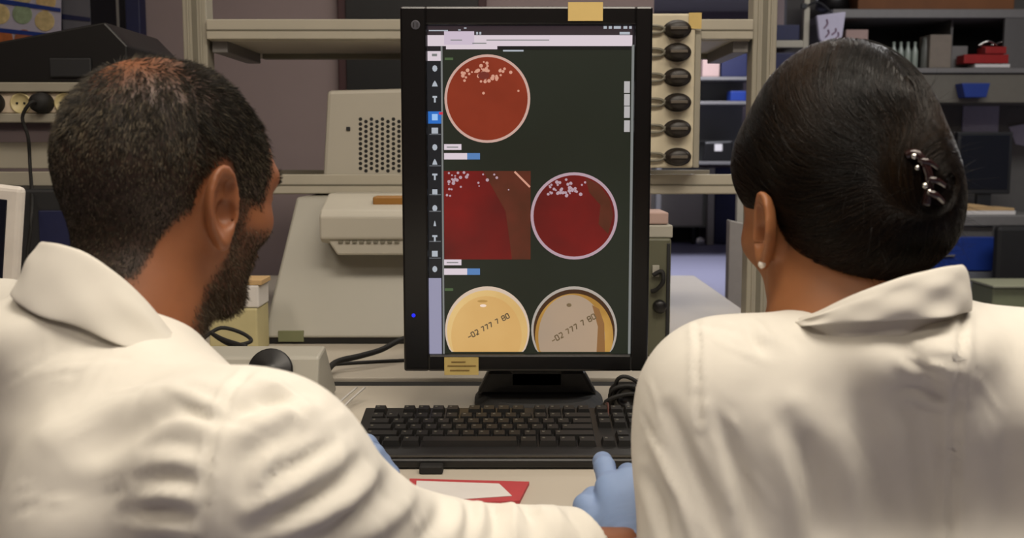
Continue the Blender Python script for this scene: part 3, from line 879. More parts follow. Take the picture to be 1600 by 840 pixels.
def layer(poly, name, m, parent=scr, k=1):
    """thin lit area of the screen picture"""
    y = MD - 0.0006 - 0.00025 * k
    mb = MB()
    n = len(poly)
    mb.prism(poly, y, y + 0.00015)
    return mb.build(name, m, parent)


def rect(x0, y0, x1, y1):
    a, b, c, d = S(x0, y0), S(x1, y0), S(x1, y1), S(x0, y1)
    ax = (a[0] + d[0]) / 2
    bx = (b[0] + c[0]) / 2
    return [(ax, a[1]), (bx, b[1]), (bx, c[1]), (ax, d[1])]


E_dark = wmat('screen_dark_green', [(0.3, (25, 29, 19)), (0.7, (31, 37, 28))], scale=4, emit=1.0)
E_top = emat('screen_titlebar', (52, 42, 46))
E_white = emat('screen_pale_bar', (214, 200, 208))
E_white2 = emat('screen_pale_tab', (200, 184, 200))
E_side = emat('screen_sidebar', (24, 26, 30))
E_ic = emat('screen_icon_white', (170, 176, 184))
E_blue = emat('screen_blue', (40, 106, 190))
E_blue2 = emat('screen_soft_blue', (84, 124, 176))
E_lilac = emat('screen_lilac_panel', (146, 144, 168))
E_line = emat('screen_grey_line', (120, 122, 120))
E_grn = emat('screen_green_tag', (72, 92, 60))
E_ink = wmat('screen_ink', [(0.3, (84, 70, 50)), (0.7, (120, 100, 72))], scale=80, emit=1.0)
E_redd = emat('screen_red_dot', (200, 50, 70))
layer(rect(669, 41, 988, 54), 'title_bar', E_top, k=1)
layer(rect(694, 78, 984, 552), 'viewer_background', E_dark, k=1)
layer(rect(668, 80, 690, 552), 'side_toolbar', E_side, k=1)
layer(rect(668, 55, 988, 72), 'address_bar', E_white, k=1)
layer(rect(694, 49, 741, 70), 'browser_tab', E_white2, k=2)
layer(rect(697, 70, 777, 77), 'menu_row', E_white, k=2)
layer(rect(780, 73, 984, 78), 'dark_menu', emat('screen_near_black', (18, 18, 18)), k=2)
layer(rect(786, 78, 818, 80.5), 'menu_text', E_ic, k=2)
for x0, x1 in ((744, 747), (749, 752), (968, 984)):
    layer(rect(x0, 50, x1, 54), 'window_button', E_ic, k=2)
for x0, x1 in ((943, 948), (951, 956), (959, 970), (974, 980), (983, 987)):
    layer(rect(x0, 41, x1, 45), 'tray_icon', E_ic, k=2)
for (x0, x1, y) in ((670, 700, 47), (716, 720, 46), (725, 729, 43)):
    layer(rect(x0, y, x1, y + 1.8), 'title_text', E_ic, k=2)
for (x0, x1, y) in ((704, 722, 62), (738, 760, 67), (760, 858, 62)):
    layer(rect(x0, y, x1, y + 1.5), 'address_text', E_line, k=3)
layer(rect(668, 80, 689, 95), 'toolbar_header', E_white, k=2)
layer(rect(675, 84, 683, 88), 'header_icon', E_line, k=3)
layer(rect(690.5, 72, 693.2, 552), 'toolbar_divider', E_line, k=2)
layer(rect(984, 70, 988.3, 552), 'scroll_bar', E_line, k=2)
layer(rect(669, 434, 690, 552), 'lilac_panel', E_lilac, k=2)
layer(rect(669, 174, 690, 193), 'active_button', E_blue, k=2)
layer(rect(675, 178, 684, 188), 'button_glyph', emat('screen_light_blue', (150, 190, 235)), k=3)
layer(rect(686, 175, 692, 179), 'alert_dot', E_redd, k=4)
for i, y in enumerate((107, 131, 155, 204, 230, 253, 276, 300, 325, 349, 372, 396, 420)):
    w = (4, 4.5, 3.5, 5, 4, 4, 4, 4, 4, 2, 4, 4.5, 4)[i]
    shape = i % 4
    cx_, cz_ = S(679.5, y)
    u = 0.00088
    if shape == 0:
        poly = [(cx_ + w * u * math.cos(a_), cz_ + 5 * u * math.sin(a_)) for a_ in np.linspace(0, 2 * math.pi, 8, endpoint=False)]
    elif shape == 1:
        poly = [(cx_ - w * u, cz_ - 4 * u), (cx_ + w * u, cz_ - 4 * u), (cx_ + w * u * 0.6, cz_ + 1 * u), (cx_, cz_ + 5 * u), (cx_ - w * u * 0.6, cz_ + 1 * u)]
    elif shape == 2:
        poly = [(cx_ - w * u, cz_ + 5 * u), (cx_ + w * u, cz_ + 5 * u), (cx_ + w * u, cz_ + 2 * u), (cx_ + 1.4 * u, cz_ + 2 * u), (cx_ + 1.4 * u, cz_ - 5 * u), (cx_ - 1.4 * u, cz_ - 5 * u), (cx_ - 1.4 * u, cz_ + 2 * u), (cx_ - w * u, cz_ + 2 * u)]
    else:
        poly = [(cx_ - w * u, cz_ - 4.5 * u), (cx_ + w * u, cz_ - 4.5 * u), (cx_ + w * u, cz_ + 4.5 * u), (cx_ - w * u, cz_ + 4.5 * u)]
    layer(poly, 'toolbar_icon', E_ic, k=3)
for y in (209, 258, 303, 329, 376, 402):
    layer(rect(671, y, 689, y + 1.6), 'icon_caption', emat('screen_dim_grey', (92, 94, 98)), k=3)
for y in (127, 147, 166, 188):
    layer(rect(975, y, 984, y + 18), 'side_button', emat('screen_button_grey', (176, 172, 172)), k=2)
for yy in (0, 180):
    layer(rect(694, 225 + yy, 721, 234 + yy), 'name_tag', E_white, k=2)
    layer(rect(694, 239 + yy, 730, 249 + yy), 'value_tag', E_white, k=2)
    layer(rect(730, 239 + yy, 750, 249 + yy), 'blue_tag', E_blue2, k=2)
    layer(rect(698, 229 + yy, 716, 230.6 + yy), 'tag_text', E_line, k=3)
layer(rect(695, 90, 708, 94), 'green_tag', E_grn, k=2)
layer(rect(695, 450, 708, 454), 'green_tag', E_grn, k=2)


def disk(cx, cy, r, ycut=None, n=56, ry=None):
    ry = r if ry is None else ry
    out = []
    for a_ in np.linspace(0, 2 * math.pi, n, endpoint=False):
        x, y = cx + r * math.cos(a_), cy - ry * math.sin(a_)
        if ycut is not None:
            y = min(y, ycut)
        out.append(S(x, y))
    pts = []
    for q_ in out:
        if not pts or (abs(q_[0] - pts[-1][0]) + abs(q_[1] - pts[-1][1])) > 1e-5:
            pts.append(q_)
    return pts


def strip(x0, y0, x1, y1, w, name, m, k=4):
    dx, dy = x1 - x0, y1 - y0
    L = math.hypot(dx, dy)
    nx, ny = -dy / L * w / 2, dx / L * w / 2
    return layer([S(x0 + nx, y0 + ny), S(x1 + nx, y1 + ny), S(x1 - nx, y1 - ny), S(x0 - nx, y0 - ny)], name, m, k=k)


E_rim = emat('screen_plate_rim', (196, 160, 148))
E_rim2 = emat('screen_plate_rim_lilac', (176, 150, 160))
E_orange = wmat('screen_orange_agar', [(0.35, (118, 38, 16)), (0.7, (134, 47, 24))], scale=14, emit=1.0)
E_reda = wmat('screen_red_agar', [(0.3, (76, 14, 11)), (0.75, (120, 16, 14))], scale=10, emit=1.0)
E_redb = wmat('screen_brown_red_agar', [(0.3, (70, 34, 17)), (0.7, (94, 40, 25))], scale=24, emit=1.0)
E_tan = wmat('screen_tan_agar', [(0.3, (204, 160, 96)), (0.7, (216, 176, 112))], scale=8, emit=1.0)
E_taup = wmat('screen_taupe_agar', [(0.3, (160, 140, 120)), (0.7, (174, 148, 122))], scale=8, emit=1.0)
E_gold = wmat('screen_golden_edge', [(0.3, (150, 108, 44)), (0.7, (190, 146, 74))], scale=16, emit=1.0)
E_col = emat('screen_colony_pink', (206, 150, 128))
E_cold = emat('screen_colony_dark', (110, 44, 34))
# orange plate
layer(disk(761.5, 154, 67, ry=69), 'plate_rim', E_rim, k=2)
layer(disk(761.5, 154, 63, ry=65), 'agar', E_orange, k=3)
layer(disk(756, 118, 9, ry=6), 'colony_mass', E_cold, k=5)
r_ = random.Random(3)
for k in range(52):
    if k < 36:
        x, y = 750 + r_.gauss(0, 17), 116 + r_.gauss(0, 9)
    else:
        x, y = 775 + r_.gauss(0, 18), 110 + r_.gauss(0, 14)
    if (x - 761) ** 2 + (y - 154) ** 2 > 60 ** 2:
        continue
    layer(disk(x, y, r_.uniform(1.4, 3.2), n=8), 'colony', E_col, k=4)
layer(disk(810, 142, 1.8, n=8), 'colony', E_col, k=4)
# square red close-up
layer(rect(694, 267, 829, 405), 'plate_closeup', E_reda, k=2)
layer([S(755, 267), S(829, 267), S(829, 405), S(800, 405), S(790, 330)], 'brown_sector', E_redb, k=3)
strip(804, 268, 828, 292, 3, 'bright_scratch', E_col)
for k in range(34):
    x, y = (708 + r_.gauss(0, 10), 285 + r_.gauss(0, 12)) if k < 22 else (r_.uniform(700, 815), 270 + abs(r_.gauss(0, 12)))
    if x < 696 or y < 269 or x > 826:
        continue
    layer(disk(x, y, r_.uniform(1.2, 3.0), n=8), 'colony', E_rim2, k=4)
# red round plate
layer(disk(897, 337, 68), 'plate_rim', E_rim2, k=2)
layer(disk(897, 337, 63.5), 'agar', E_reda, k=3)
layer([S(915, 278), S(935, 287), S(952, 310), S(958, 335), S(950, 365), S(935, 350), S(938, 320), S(920, 300)], 'brown_sector', E_redb, k=4)
for k in range(46):
    x, y = 885 + r_.gauss(0, 17), 296 + r_.gauss(0, 7)
    if (x - 897) ** 2 + (y - 337) ** 2 > 61 ** 2:
        continue
    layer(disk(x, y, r_.uniform(1.2, 3.0), n=8), 'colony', E_rim2, k=5)
# two pale plates cut off by the lower screen edge
YC = 549
layer(disk(761.5, 515, 66, YC, ry=68), 'plate_rim', emat('screen_pale_rim', (206, 184, 164)), k=2)
layer(disk(761.5, 517, 63, YC, ry=64), 'agar_edge', wmat('screen_cream_edge', [(0.3, (206, 168, 104)), (0.7, (224, 190, 128))], scale=9, emit=1.0), k=3)
layer(disk(760, 524, 55, YC, ry=62), 'agar', E_tan, k=4)
layer(disk(755, 477, 5, ry=2.2), 'highlight', emat('screen_spot', (238, 214, 196)), k=5)
layer(disk(754, 470, 8, ry=2), 'mark', emat('screen_tan_mark', (176, 136, 74)), k=5)
layer(disk(897, 515, 67, YC, ry=68), 'plate_rim', emat('screen_grey_rim', (170, 160, 150)), k=2)
layer(disk(897, 516, 63.5, YC, ry=64.5), 'agar_edge', emat('screen_brown_edge', (64, 40, 22)), k=3)
layer(disk(897, 524, 61, YC, ry=66), 'golden_edge', E_gold, k=4)
layer(disk(893, 526, 52, YC, ry=66), 'agar', E_taup, k=5)
layer([S(925, 476), S(936, 482), S(944, 505), S(945, 549), S(932, 549), S(934, 510)], 'brown_sector', emat('screen_brown_sector', (136, 96, 56)), k=6)
layer(disk(889, 476, 4, ry=3, n=10), 'mark', E_ink, k=6)

# handwritten mark "-02 777 7 80" running up to the right on both plates
DIG = {'0': [(0, 0, 0, 1), (0, 1, .6, 1), (.6, 1, .6, 0), (.6, 0, 0, 0)], '2': [(0, 1, .6, 1), (.6, 1, .6, .5), (.6, .5, 0, 0), (0, 0, .6, 0)],
       '7': [(0, 1, .6, 1), (.6, 1, .2, 0)], '8': [(0, 0, 0, 1), (0, 1, .6, 1), (.6, 1, .6, 0), (.6, 0, 0, 0), (0, .5, .6, .5)], '-': [(0, .4, .7, .4)], ' ': [], '(': [(.5, 1, .2, .5), (.2, .5, .5, 0)]}


def write(txt, x, y, ang, s, k):
    ca, sa = math.cos(math.radians(ang)), math.sin(math.radians(ang))
    mb = MB()
    yy = MD - 0.0006 - 0.00025 * k
    for ch in txt:
        for (a, b, c, d) in DIG[ch]:
            p0 = (x + (a * ca + b * -sa * -1 * 0 - b * sa * 0) * s, y)
            ax_, ay_ = x + s * (a * ca - b * sa), y - s * (a * sa + b * ca)
            bx_, by_ = x + s * (c * ca - d * sa), y - s * (c * sa + d * ca)
            L = math.hypot(bx_ - ax_, by_ - ay_)
            nx, ny = -(by_ - ay_) / L * 0.9, (bx_ - ax_) / L * 0.9
            mb.prism([S(ax_ + nx, ay_ + ny), S(bx_ + nx, by_ + ny), S(bx_ - nx, by_ - ny), S(ax_ - nx, ay_ - ny)], yy, yy + 0.00012)
        w = s * (0.62 if ch == ' ' else 0.92)
        x += w * ca
        y -= w * sa
    mb.build('handwritten_number', E_ink, scr)


write('-02 777 7 80', 733, 529, 28, 7.3, 6)
write('-02 777 7 80', 864, 535, 30, 7.9, 7)

# badge, LED, buttons, stand
cx_, cz_ = PX(650, 40, MD), mz(40)
lg = MB().lathe([(0.0062, 0), (0.0062, 0.0008), (0.0052, 0.001), (0, 0.001)], (cx_, MD - 0.008, cz_), 'Y', 24).build('maker_badge', mat('dim_silver', (84, 84, 92), 0.4, metal=0.3), t)
mb = MB()
for dx in (-0.0022, 0.0022):
    mb.box(cx_ + dx - 0.0005, cx_ + dx + 0.0005, MD - 0.0095, MD - 0.0088, cz_ - 0.003, cz_ + 0.003, 0)
mb.build('badge_mark', M_rub, lg)
MB().lathe([(0.0028, 0), (0.0028, 0.0006), (0, 0.0008)], (PX(647, 491, MD), MD - 0.008, mz(491)), 'Y', 12).build('power_light', emat('blue_led', (30, 40, 235), 1.2), t)
nt_ = MB().box(PX(887, 18, MD), PX(941, 18, MD), MD - 0.0105, MD - 0.0085, mz(34), mz(5), 0).build('masking_tape', M_yel, t)
nt_['label'] = 'yellow masking tape on the upper bezel'
nt_ = MB().box(PX(695, 569, MD), PX(748, 569, MD), MD - 0.0105, MD - 0.0085, mz(583), mz(556), 0).build('masking_tape', mat('aged_tape', (190, 168, 104), 0.85), t)
nt_['label'] = 'yellow tape with a pencilled line on the lower bezel'
for a_, b_, c_ in ((700, 744, 568), (704, 734, 575), (706, 728, 562)):
    MB().box(PX(a_, c_, MD), PX(b_, c_, MD), MD - 0.0112, MD - 0.0104, mz(c_ + 1.2), mz(c_), 0).build('pencil_line', mat('pencil_brown', (120, 96, 54), 0.9), nt_)
# stand
MB().box(PX(790, 560, MD), PX(890, 560, MD), MD + 0.045, MD + 0.085, DZ + 0.02, mz(500), 0.01).build('stand_neck', M_black, t)
mb = MB()
bx_, by_ = PX(842, 640, 1.50), 1.525
pts = []
outl = [(bx_ + 0.094 * math.copysign(abs(math.cos(a_)) ** 0.7, math.cos(a_)), by_ + 0.095 * math.copysign(abs(math.sin(a_)) ** 0.8, math.sin(a_))) for a_ in np.linspace(0, 2 * math.pi, 40, endpoint=False)]
out2 = [(bx_ + (x - bx_) * 0.86, by_ + (y - by_) * 0.86) for x, y in outl]
v = [(x, y, DZ) for x, y in outl] + [(x, y, DZ + 0.006) for x, y in outl] + [(x, y, DZ + 0.016) for x, y in out2]
n = 40
f = [tuple(range(n))[::-1], tuple(range(2 * n, 3 * n))] + [(i + k * n, (i + 1) % n + k * n, (i + 1) % n + (k + 1) * n, i + (k + 1) * n) for i in range(n) for k in (0, 1)]
mb._mk(v, f)
mb.build('stand_base', M_rub, t)
MB().prism([(PX(744, 600, 1.5), DZ + 0.014), (PX(764, 590, 1.5), mz(588)), (PX(912, 590, 1.5), mz(588)), (PX(935, 600, 1.5), DZ + 0.014)], 1.50, 1.535, 0.006).build('stand_skirt', M_black, t)

# black adapter and cables at the foot of the monitor, right
t = thing('webcam', 'small black webcam with cables lying right of the monitor stand', 'webcam', (PX(975, 620, 1.46), 1.46, DZ))
MB().box(PX(950, 610, 1.44), PX(1022, 610, 1.44), 1.41, 1.445, DZ + 0.012, DZ + 0.050, 0.014, seg=4).build('housing', M_black, t, True)
MB().lathe([(0.017, 0), (0.017, 0.012), (0.012, 0.014), (0.010, 0.010), (0, 0.010)], (PX(975, 600, 1.44), 1.411, DZ + 0.036), 'Y').build('lens', M_gloss, t, True)
MB().box(PX(955, 610, 1.44), PX(1020, 610, 1.44), 1.405, 1.445, DZ, DZ + 0.013, 0.004).build('clip_foot', M_rub, t)
for k in range(3):
    MB().tube([(PX(950, 600, 1.44) + 0.004 * k, 1.425, DZ + 0.004), (PX(945 + 8 * k, 600, 1.42), 1.40, DZ + 0.03 + 0.014 * k), (PX(985, 600, 1.42), 1.396, DZ + 0.042 + 0.01 * k), (PX(1025, 600, 1.42), 1.40, DZ + 0.03)], 0.0028, 7).build('cable', M_rub, t, True)
one('red_lead', mat('dark_red_brown', (74, 36, 26), 0.6), 'thin dark red lead crossing from the webcam onto the keyboard', 'cable',
    lambda m: m.tube([(PX(948, 630, 1.42), 1.40, DZ + 0.028), (PX(948, 650, 1.36), 1.375, DZ + 0.033), (PX(948, 650, 1.36), 1.345, DZ + 0.040), (PX(948, 670, 1.32), 1.30, DZ + 0.036)], 0.0014, 6), smooth=True)

# ------------------------------------------------------------------ keyboard
t = thing('keyboard', 'black full size keyboard lying in front of the monitor', 'keyboard', (0.0, 1.27, DZ))
kx0, kx1 = PX(560, 680, 1.27), PX(560, 680, 1.27) + 0.445
ky0, ky1 = 1.19, 1.345


def kz(y):
    return DZ + 0.012 + (y - ky0) / (ky1 - ky0) * 0.020


kb = Matrix.Translation(Vector((0, ky0, DZ + 0.010))) @ Matrix.Rotation(math.atan2(0.020, ky1 - ky0), 4, 'X')
LEN = ky1 - ky0
mb = MB()
mb.prism([(0.0, -0.008), (0.0, 0.001), (0.008, 0.006), (0.022, 0.0085), (LEN - 0.006, 0.0085), (LEN, 0.004), (LEN, -0.008)], kx0, kx1, 0.002, plane='yz', M=kb)
mb.build('body', M_black, t)
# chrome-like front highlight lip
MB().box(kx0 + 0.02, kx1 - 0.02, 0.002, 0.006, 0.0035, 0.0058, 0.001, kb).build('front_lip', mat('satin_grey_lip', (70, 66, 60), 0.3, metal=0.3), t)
for s in (kx0 + 0.05, kx1 - 0.05):
    MB().box(s - 0.012, s + 0.012, ky1 - 0.03, ky1 - 0.012, DZ, DZ + 0.022, 0.002).build('riser_foot', M_rub, t)
MB().box(kx0 + 0.03, kx1 - 0.03, ky0 + 0.004, ky0 + 0.012, DZ, DZ + 0.006, 0.001).build('front_pad', M_rub, t)
M_key = mat('key_plastic', (15, 14, 13), 0.5, var=0.15, scale=200)
M_leg = mat('key_legend_print', (78, 76, 68), 0.6)
U = 0.0188
rows = [  # y offset in key plane, list of widths; negative = gap
    (LEN - 0.022, [1, -1, 1, 1, 1, 1, -.5, 1, 1, 1, 1, -.5, 1, 1, 1, 1, -.25, 1, 1, 1]),
    (LEN - 0.047, [1] * 13 + [2, -.25, 1, 1, 1, -.25, 1, 1, 1, 1]),
    (LEN - 0.066, [1.5] + [1] * 12 + [1.5, -.25, 1, 1, 1, -.25, 1, 1, 1, 1]),
    (LEN - 0.085, [1.75] + [1] * 11 + [2.25, -3.5, 1, 1, 1]),
    (LEN - 0.104, [2.25] + [1] * 10 + [2.75, -1.25, 1, -1.25, 1, 1, 1, 1]),
    (LEN - 0.123, [1.25, 1.25, 1.25, 6.25, 1.25, 1.25, 1.25, 1.25, -.25, 1, 1, 1, -.25, 2, 1, 1]),
]
nk = 0
for yo, ws in rows:
    x = kx0 + 0.012
    for w in ws:
        if w < 0:
            x += -w * U * 0.985
            continue
        W = w * U * 0.985
        mb = MB()
        a, b = x + 0.0006, x + W - 0.0006
        y0k, y1k = yo - 0.0088, yo + 0.0088
        vv = [(a, y0k, 0.0075), (b, y0k, 0.0075), (b, y1k, 0.0075), (a, y1k, 0.0075),
              (a + 0.0022, y0k + 0.0018, 0.0155), (b - 0.0022, y0k + 0.0018, 0.0155), (b - 0.0022, y1k - 0.0035, 0.0158), (a + 0.0022, y1k - 0.0035, 0.0158)]
        vs, fs = mb._mk(vv, [(3, 2, 1, 0), (4, 5, 6, 7), (0, 1, 5, 4), (1, 2, 6, 5), (2, 3, 7, 6), (3, 0, 4, 7)], kb)
        mb.mi = 1
        if w < 3:
            mb.box(a + 0.0045, a + 0.0075, yo - 0.001, yo + 0.003, 0.0157, 0.0160, 0, kb)
        key = mb.build('key', [M_key, M_leg], t)
        nk += 1
        if nk >= 100:
            pass
        x += W
one('wrist_tab', M_rub, 'small black tab on the desk in front of the keyboard', 'tab',
    lambda m: m.box(PX(655, 732, 1.175), PX(692, 732, 1.175), 1.172, 1.188, DZ, DZ + 0.010, 0.002))

# folder and paper under the man's sleeve
one('red_folder', M_red, 'red folder lying on the desk under the man\'s right sleeve', 'folder',
    lambda m: m.prism([(PX(640, 747, 1.146), 1.146), (PX(827, 752, 1.135), 1.135), (PX(812, 785, 1.072), 1.072), (PX(640, 790, 1.06), 1.055)], DZ + 0.0003, DZ + 0.004, plane='xy'))
one('loose_sheet', M_white, 'white sheet on the red folder beneath the sleeve', 'paper',
    lambda m: m.prism([(PX(650, 752, 1.13), 1.136), (PX(780, 755, 1.125), 1.126), (PX(800, 775, 1.09), 1.085), (PX(650, 785, 1.07), 1.065)], DZ + 0.0042, DZ + 0.0047, plane='xy'))
# ------------------------------------------------------------------ smooth solids: distance fields turned into one continuous surface
F32 = np.float32


def V3(*a):
    return np.array(a, F32)


def ell(p, c, r, R=None):
    q = p - np.asarray(c, F32)
    if R is not None:
        q = q @ R
    r = np.asarray(r, F32)
    a = q / r
    k0 = np.sqrt((a * a).sum(-1)) + 1e-9
    a = a / r
    k1 = np.sqrt((a * a).sum(-1)) + 1e-9
    return k0 * (k0 - 1) / k1


def rc(p, a, b, ra, rb):
    a, b = np.asarray(a, F32), np.asarray(b, F32)
    ab = b - a
    h = np.clip(((p - a) @ ab) / (ab @ ab + 1e-12), 0, 1)
    q = p - a - h[..., None] * ab
    return np.sqrt((q * q).sum(-1)) - (ra + (rb - ra) * h)


def rce(p, a, b, ra, rb, ax, s):
    """tapered limb flattened by factor s along unit direction ax"""
    a, b, ax = np.asarray(a, F32), np.asarray(b, F32), np.asarray(ax, F32)
    ab = b - a
    h = np.clip(((p - a) @ ab) / (ab @ ab + 1e-12), 0, 1)
    q = p - a - h[..., None] * ab
    t = q @ ax
    q = q + (t * (1 / s - 1))[..., None] * ax
    d = np.sqrt((q * q).sum(-1)) - (ra + (rb - ra) * h)
    return d * min(1, s * 1.3)


def smin(a, b, k):
    h = np.clip(0.5 + 0.5 * (b - a) / k, 0, 1)
    return b + (a - b) * h - k * h * (1 - h)


def smax(a, b, k):
    return -smin(-a, -b, k)


def surface(f, xs, ys, zs):
    """surface of f = 0 on a rectilinear grid (surface nets) -> verts, quads"""
    nx, ny, nz = len(xs), len(ys), len(zs)
    G = np.full((nx, ny, nz), 1.0, F32)
    B = 8
    bi = [range(0, n, B) for n in (nx, ny, nz)]
    cen, ids, dia = [], [], []
    for i in bi[0]:
        i1 = min(i + B, nx) - 1
        for j in bi[1]:
            j1 = min(j + B, ny) - 1
            for k in bi[2]:
                k1 = min(k + B, nz) - 1
                ids.append((i, i1 + 1, j, j1 + 1, k, k1 + 1))
                cen.append(((xs[i] + xs[i1]) / 2, (ys[j] + ys[j1]) / 2, (zs[k] + zs[k1]) / 2))
                dia.append(math.sqrt((xs[i1] - xs[i]) ** 2 + (ys[j1] - ys[j]) ** 2 + (zs[k1] - zs[k]) ** 2) / 2)
    cen, dia = np.array(cen, F32), np.array(dia, F32)
    dc = f(cen)
    act = np.abs(dc) < dia * 1.6 + 0.012
    batch, bid = [], []

    def flush():
        if not batch:
            return
        v = f(np.concatenate(batch))
        o = 0
        for (i, i1, j, j1, k, k1), pts in zip(bid, batch):
            n = len(pts)
            G[i:i1, j:j1, k:k1] = v[o:o + n].reshape(i1 - i, j1 - j, k1 - k)
            o += n
        batch.clear()
        bid.clear()
    tot = 0
    for q, (i, i1, j, j1, k, k1) in enumerate(ids):
        if not act[q]:
            G[i:i1, j:j1, k:k1] = dc[q]
            continue
        X, Y, Z = np.meshgrid(xs[i:i1], ys[j:j1], zs[k:k1], indexing='ij')
        batch.append(np.stack([X, Y, Z], -1).reshape(-1, 3).astype(F32))
        bid.append(ids[q])
        tot += len(batch[-1])
        if tot > 150000:
            flush()
            tot = 0
    flush()
    S_ = G < 0
    cs = np.zeros((nx - 1, ny - 1, nz - 1), np.int8)
    for a in (0, 1):
        for b in (0, 1):
            for c in (0, 1):
                cs += S_[a:nx - 1 + a, b:ny - 1 + b, c:nz - 1 + c]
    ci = np.argwhere((cs > 0) & (cs < 8))
    idx = -np.ones((nx - 1, ny - 1, nz - 1), np.int64)
    idx[ci[:, 0], ci[:, 1], ci[:, 2]] = np.arange(len(ci))
    acc = np.zeros((len(ci), 3))
    cnt = np.zeros(len(ci))
    xs, ys, zs = np.asarray(xs, float), np.asarray(ys, float), np.asarray(zs, float)
    cor = [(a, b, c) for a in (0, 1) for b in (0, 1) for c in (0, 1)]
    for a in range(8):
        for b in range(a + 1, 8):
            d = [cor[b][m] - cor[a][m] for m in range(3)]
            if sum(abs(x) for x in d) != 1:
                continue
            A = ci + cor[a]
            Bp = ci + cor[b]
            va = G[A[:, 0], A[:, 1], A[:, 2]].astype(float)
            vb = G[Bp[:, 0], Bp[:, 1], Bp[:, 2]].astype(float)
            m = (va < 0) != (vb < 0)
            t = np.where(m, va / np.where(m, va - vb, 1), 0)
            PA = np.stack([xs[A[:, 0]], ys[A[:, 1]], zs[A[:, 2]]], -1)
            PB = np.stack([xs[Bp[:, 0]], ys[Bp[:, 1]], zs[Bp[:, 2]]], -1)
            acc += np.where(m[:, None], PA + (PB - PA) * t[:, None], 0)
            cnt += m
    V = acc / cnt[:, None]
    Q = []
    for ax in range(3):
        sl0 = [slice(None)] * 3
        sl1 = [slice(None)] * 3
        sl0[ax] = slice(0, -1)
        sl1[ax] = slice(1, None)
        e = S_[tuple(sl0)] != S_[tuple(sl1)]
        E_ = np.argwhere(e)
        u, w = [(1, 2), (2, 0), (0, 1)][ax]
        ok = (E_[:, u] > 0) & (E_[:, w] > 0)
        n3 = [nx, ny, nz]
        ok &= (E_[:, u] < n3[u] - 1) & (E_[:, w] < n3[w] - 1)
        E_ = E_[ok]
        ins = S_[E_[:, 0], E_[:, 1], E_[:, 2]]
        q = []
        for du, dw in ((-1, -1), (0, -1), (0, 0), (-1, 0)):
            c = E_.copy()
            c[:, u] += du
            c[:, w] += dw
            q.append(idx[c[:, 0], c[:, 1], c[:, 2]])
        q = np.stack(q, -1)
        q[~ins] = q[~ins][:, ::-1]
        Q.append(q)
    return V, np.concatenate(Q)


def np_mesh(name, V, Q):
    me = bpy.data.meshes.new(name)
    n, k = len(V), Q.shape[1]
    me.vertices.add(n)
    me.vertices.foreach_set('co', np.asarray(V, F32).ravel())
    me.loops.add(len(Q) * k)
    me.loops.foreach_set('vertex_index', Q.ravel().astype(np.int32))
    me.polygons.add(len(Q))
    me.polygons.foreach_set('loop_start', np.arange(0, len(Q) * k, k, dtype=np.int32))
    me.polygons.foreach_set('loop_total', np.full(len(Q), k, np.int32))
    me.update(calc_edges=True)
    me.validate()
    return me


def vnormals(V, Q):
    n = np.zeros_like(V)
    fn = np.cross(V[Q[:, 2]] - V[Q[:, 0]], V[Q[:, 3]] - V[Q[:, 1]])
    for k in range(4):
        np.add.at(n, Q[:, k], fn)
    return n / (np.linalg.norm(n, axis=1, keepdims=True) + 1e-12)


def relax(V, Q, it=2, lam=0.5):
    for _ in range(it):
        s = np.zeros_like(V)
        c = np.zeros(len(V))
        for k in range(4):
            a, b = Q[:, k], Q[:, (k + 1) % 4]
            np.add.at(s, a, V[b])
            np.add.at(s, b, V[a])
            np.add.at(c, a, 1)
            np.add.at(c, b, 1)
        V = V + lam * (s / np.maximum(c, 1)[:, None] - V)
    return V


def set_attr(me, name, vals):
    a = me.attributes.new(name, 'FLOAT', 'POINT')
    a.data.foreach_set('value', np.asarray(vals, F32))


def grade(lo, hi, fine):
    """grid lines from lo to hi; fine: list of (a, b, step) wanted spacings, coarse elsewhere"""
    out = [lo]
    while out[-1] < hi:
        x = out[-1]
        s = 0.012
        for a, b, st in fine:
            if a <= x <= b:
                s = min(s, st)
            else:
                dd = (a - x) if x < a else (x - b)
                s = min(s, st + dd * 0.25)
        out.append(x + s)
    return np.array(out)


def project(V):
    """picture position of points, for laying out cloth folds"""
    p = V - np.array([0, 0, CAMZ])
    cf, sf = math.cos(PITCH), math.sin(PITCH)
    w = p[:, 1] * cf - p[:, 2] * sf
    v = p[:, 1] * sf + p[:, 2] * cf
    return 800 + FPX * p[:, 0] / w, 420 - FPX * v / w


def polydist(X, Y, pts):
    best = np.full(len(X), 1e9)
    tt = np.zeros(len(X))
    seg = [math.hypot(pts[i + 1][0] - pts[i][0], pts[i + 1][1] - pts[i][1]) for i in range(len(pts) - 1)]
    tot, run = sum(seg), 0
    sg = np.zeros(len(X))
    for i in range(len(pts) - 1):
        ax, ay = pts[i]
        bx, by = pts[i + 1]
        dx, dy = bx - ax, by - ay
        h = np.clip(((X - ax) * dx + (Y - ay) * dy) / (seg[i] ** 2), 0, 1)
        ex, ey = X - ax - h * dx, Y - ay - h * dy
        d = np.hypot(ex, ey)
        m = d < best
        best[m] = d[m]
        tt[m] = ((run + h * seg[i]) / tot)[m]
        sg[m] = np.sign(dx * ey - dy * ex)[m]
        run += seg[i]
    return best, tt, sg


def spline(pts, n=6):
    out = []
    m = len(pts)
    for i in range(m - 1):
        p0, p1, p2, p3 = [np.array(pts[j], float) for j in (max(i - 1, 0), i, i + 1, min(i + 2, m - 1))]
        for k in range(n):
            t = k / n
            out.append(tuple(0.5 * ((2 * p1) + (p2 - p0) * t + (2 * p0 - 5 * p1 + 4 * p2 - p3) * t * t + (3 * p1 - p0 - 3 * p2 + p3) * t ** 3)))
    out.append(tuple(pts[-1]))
    return out


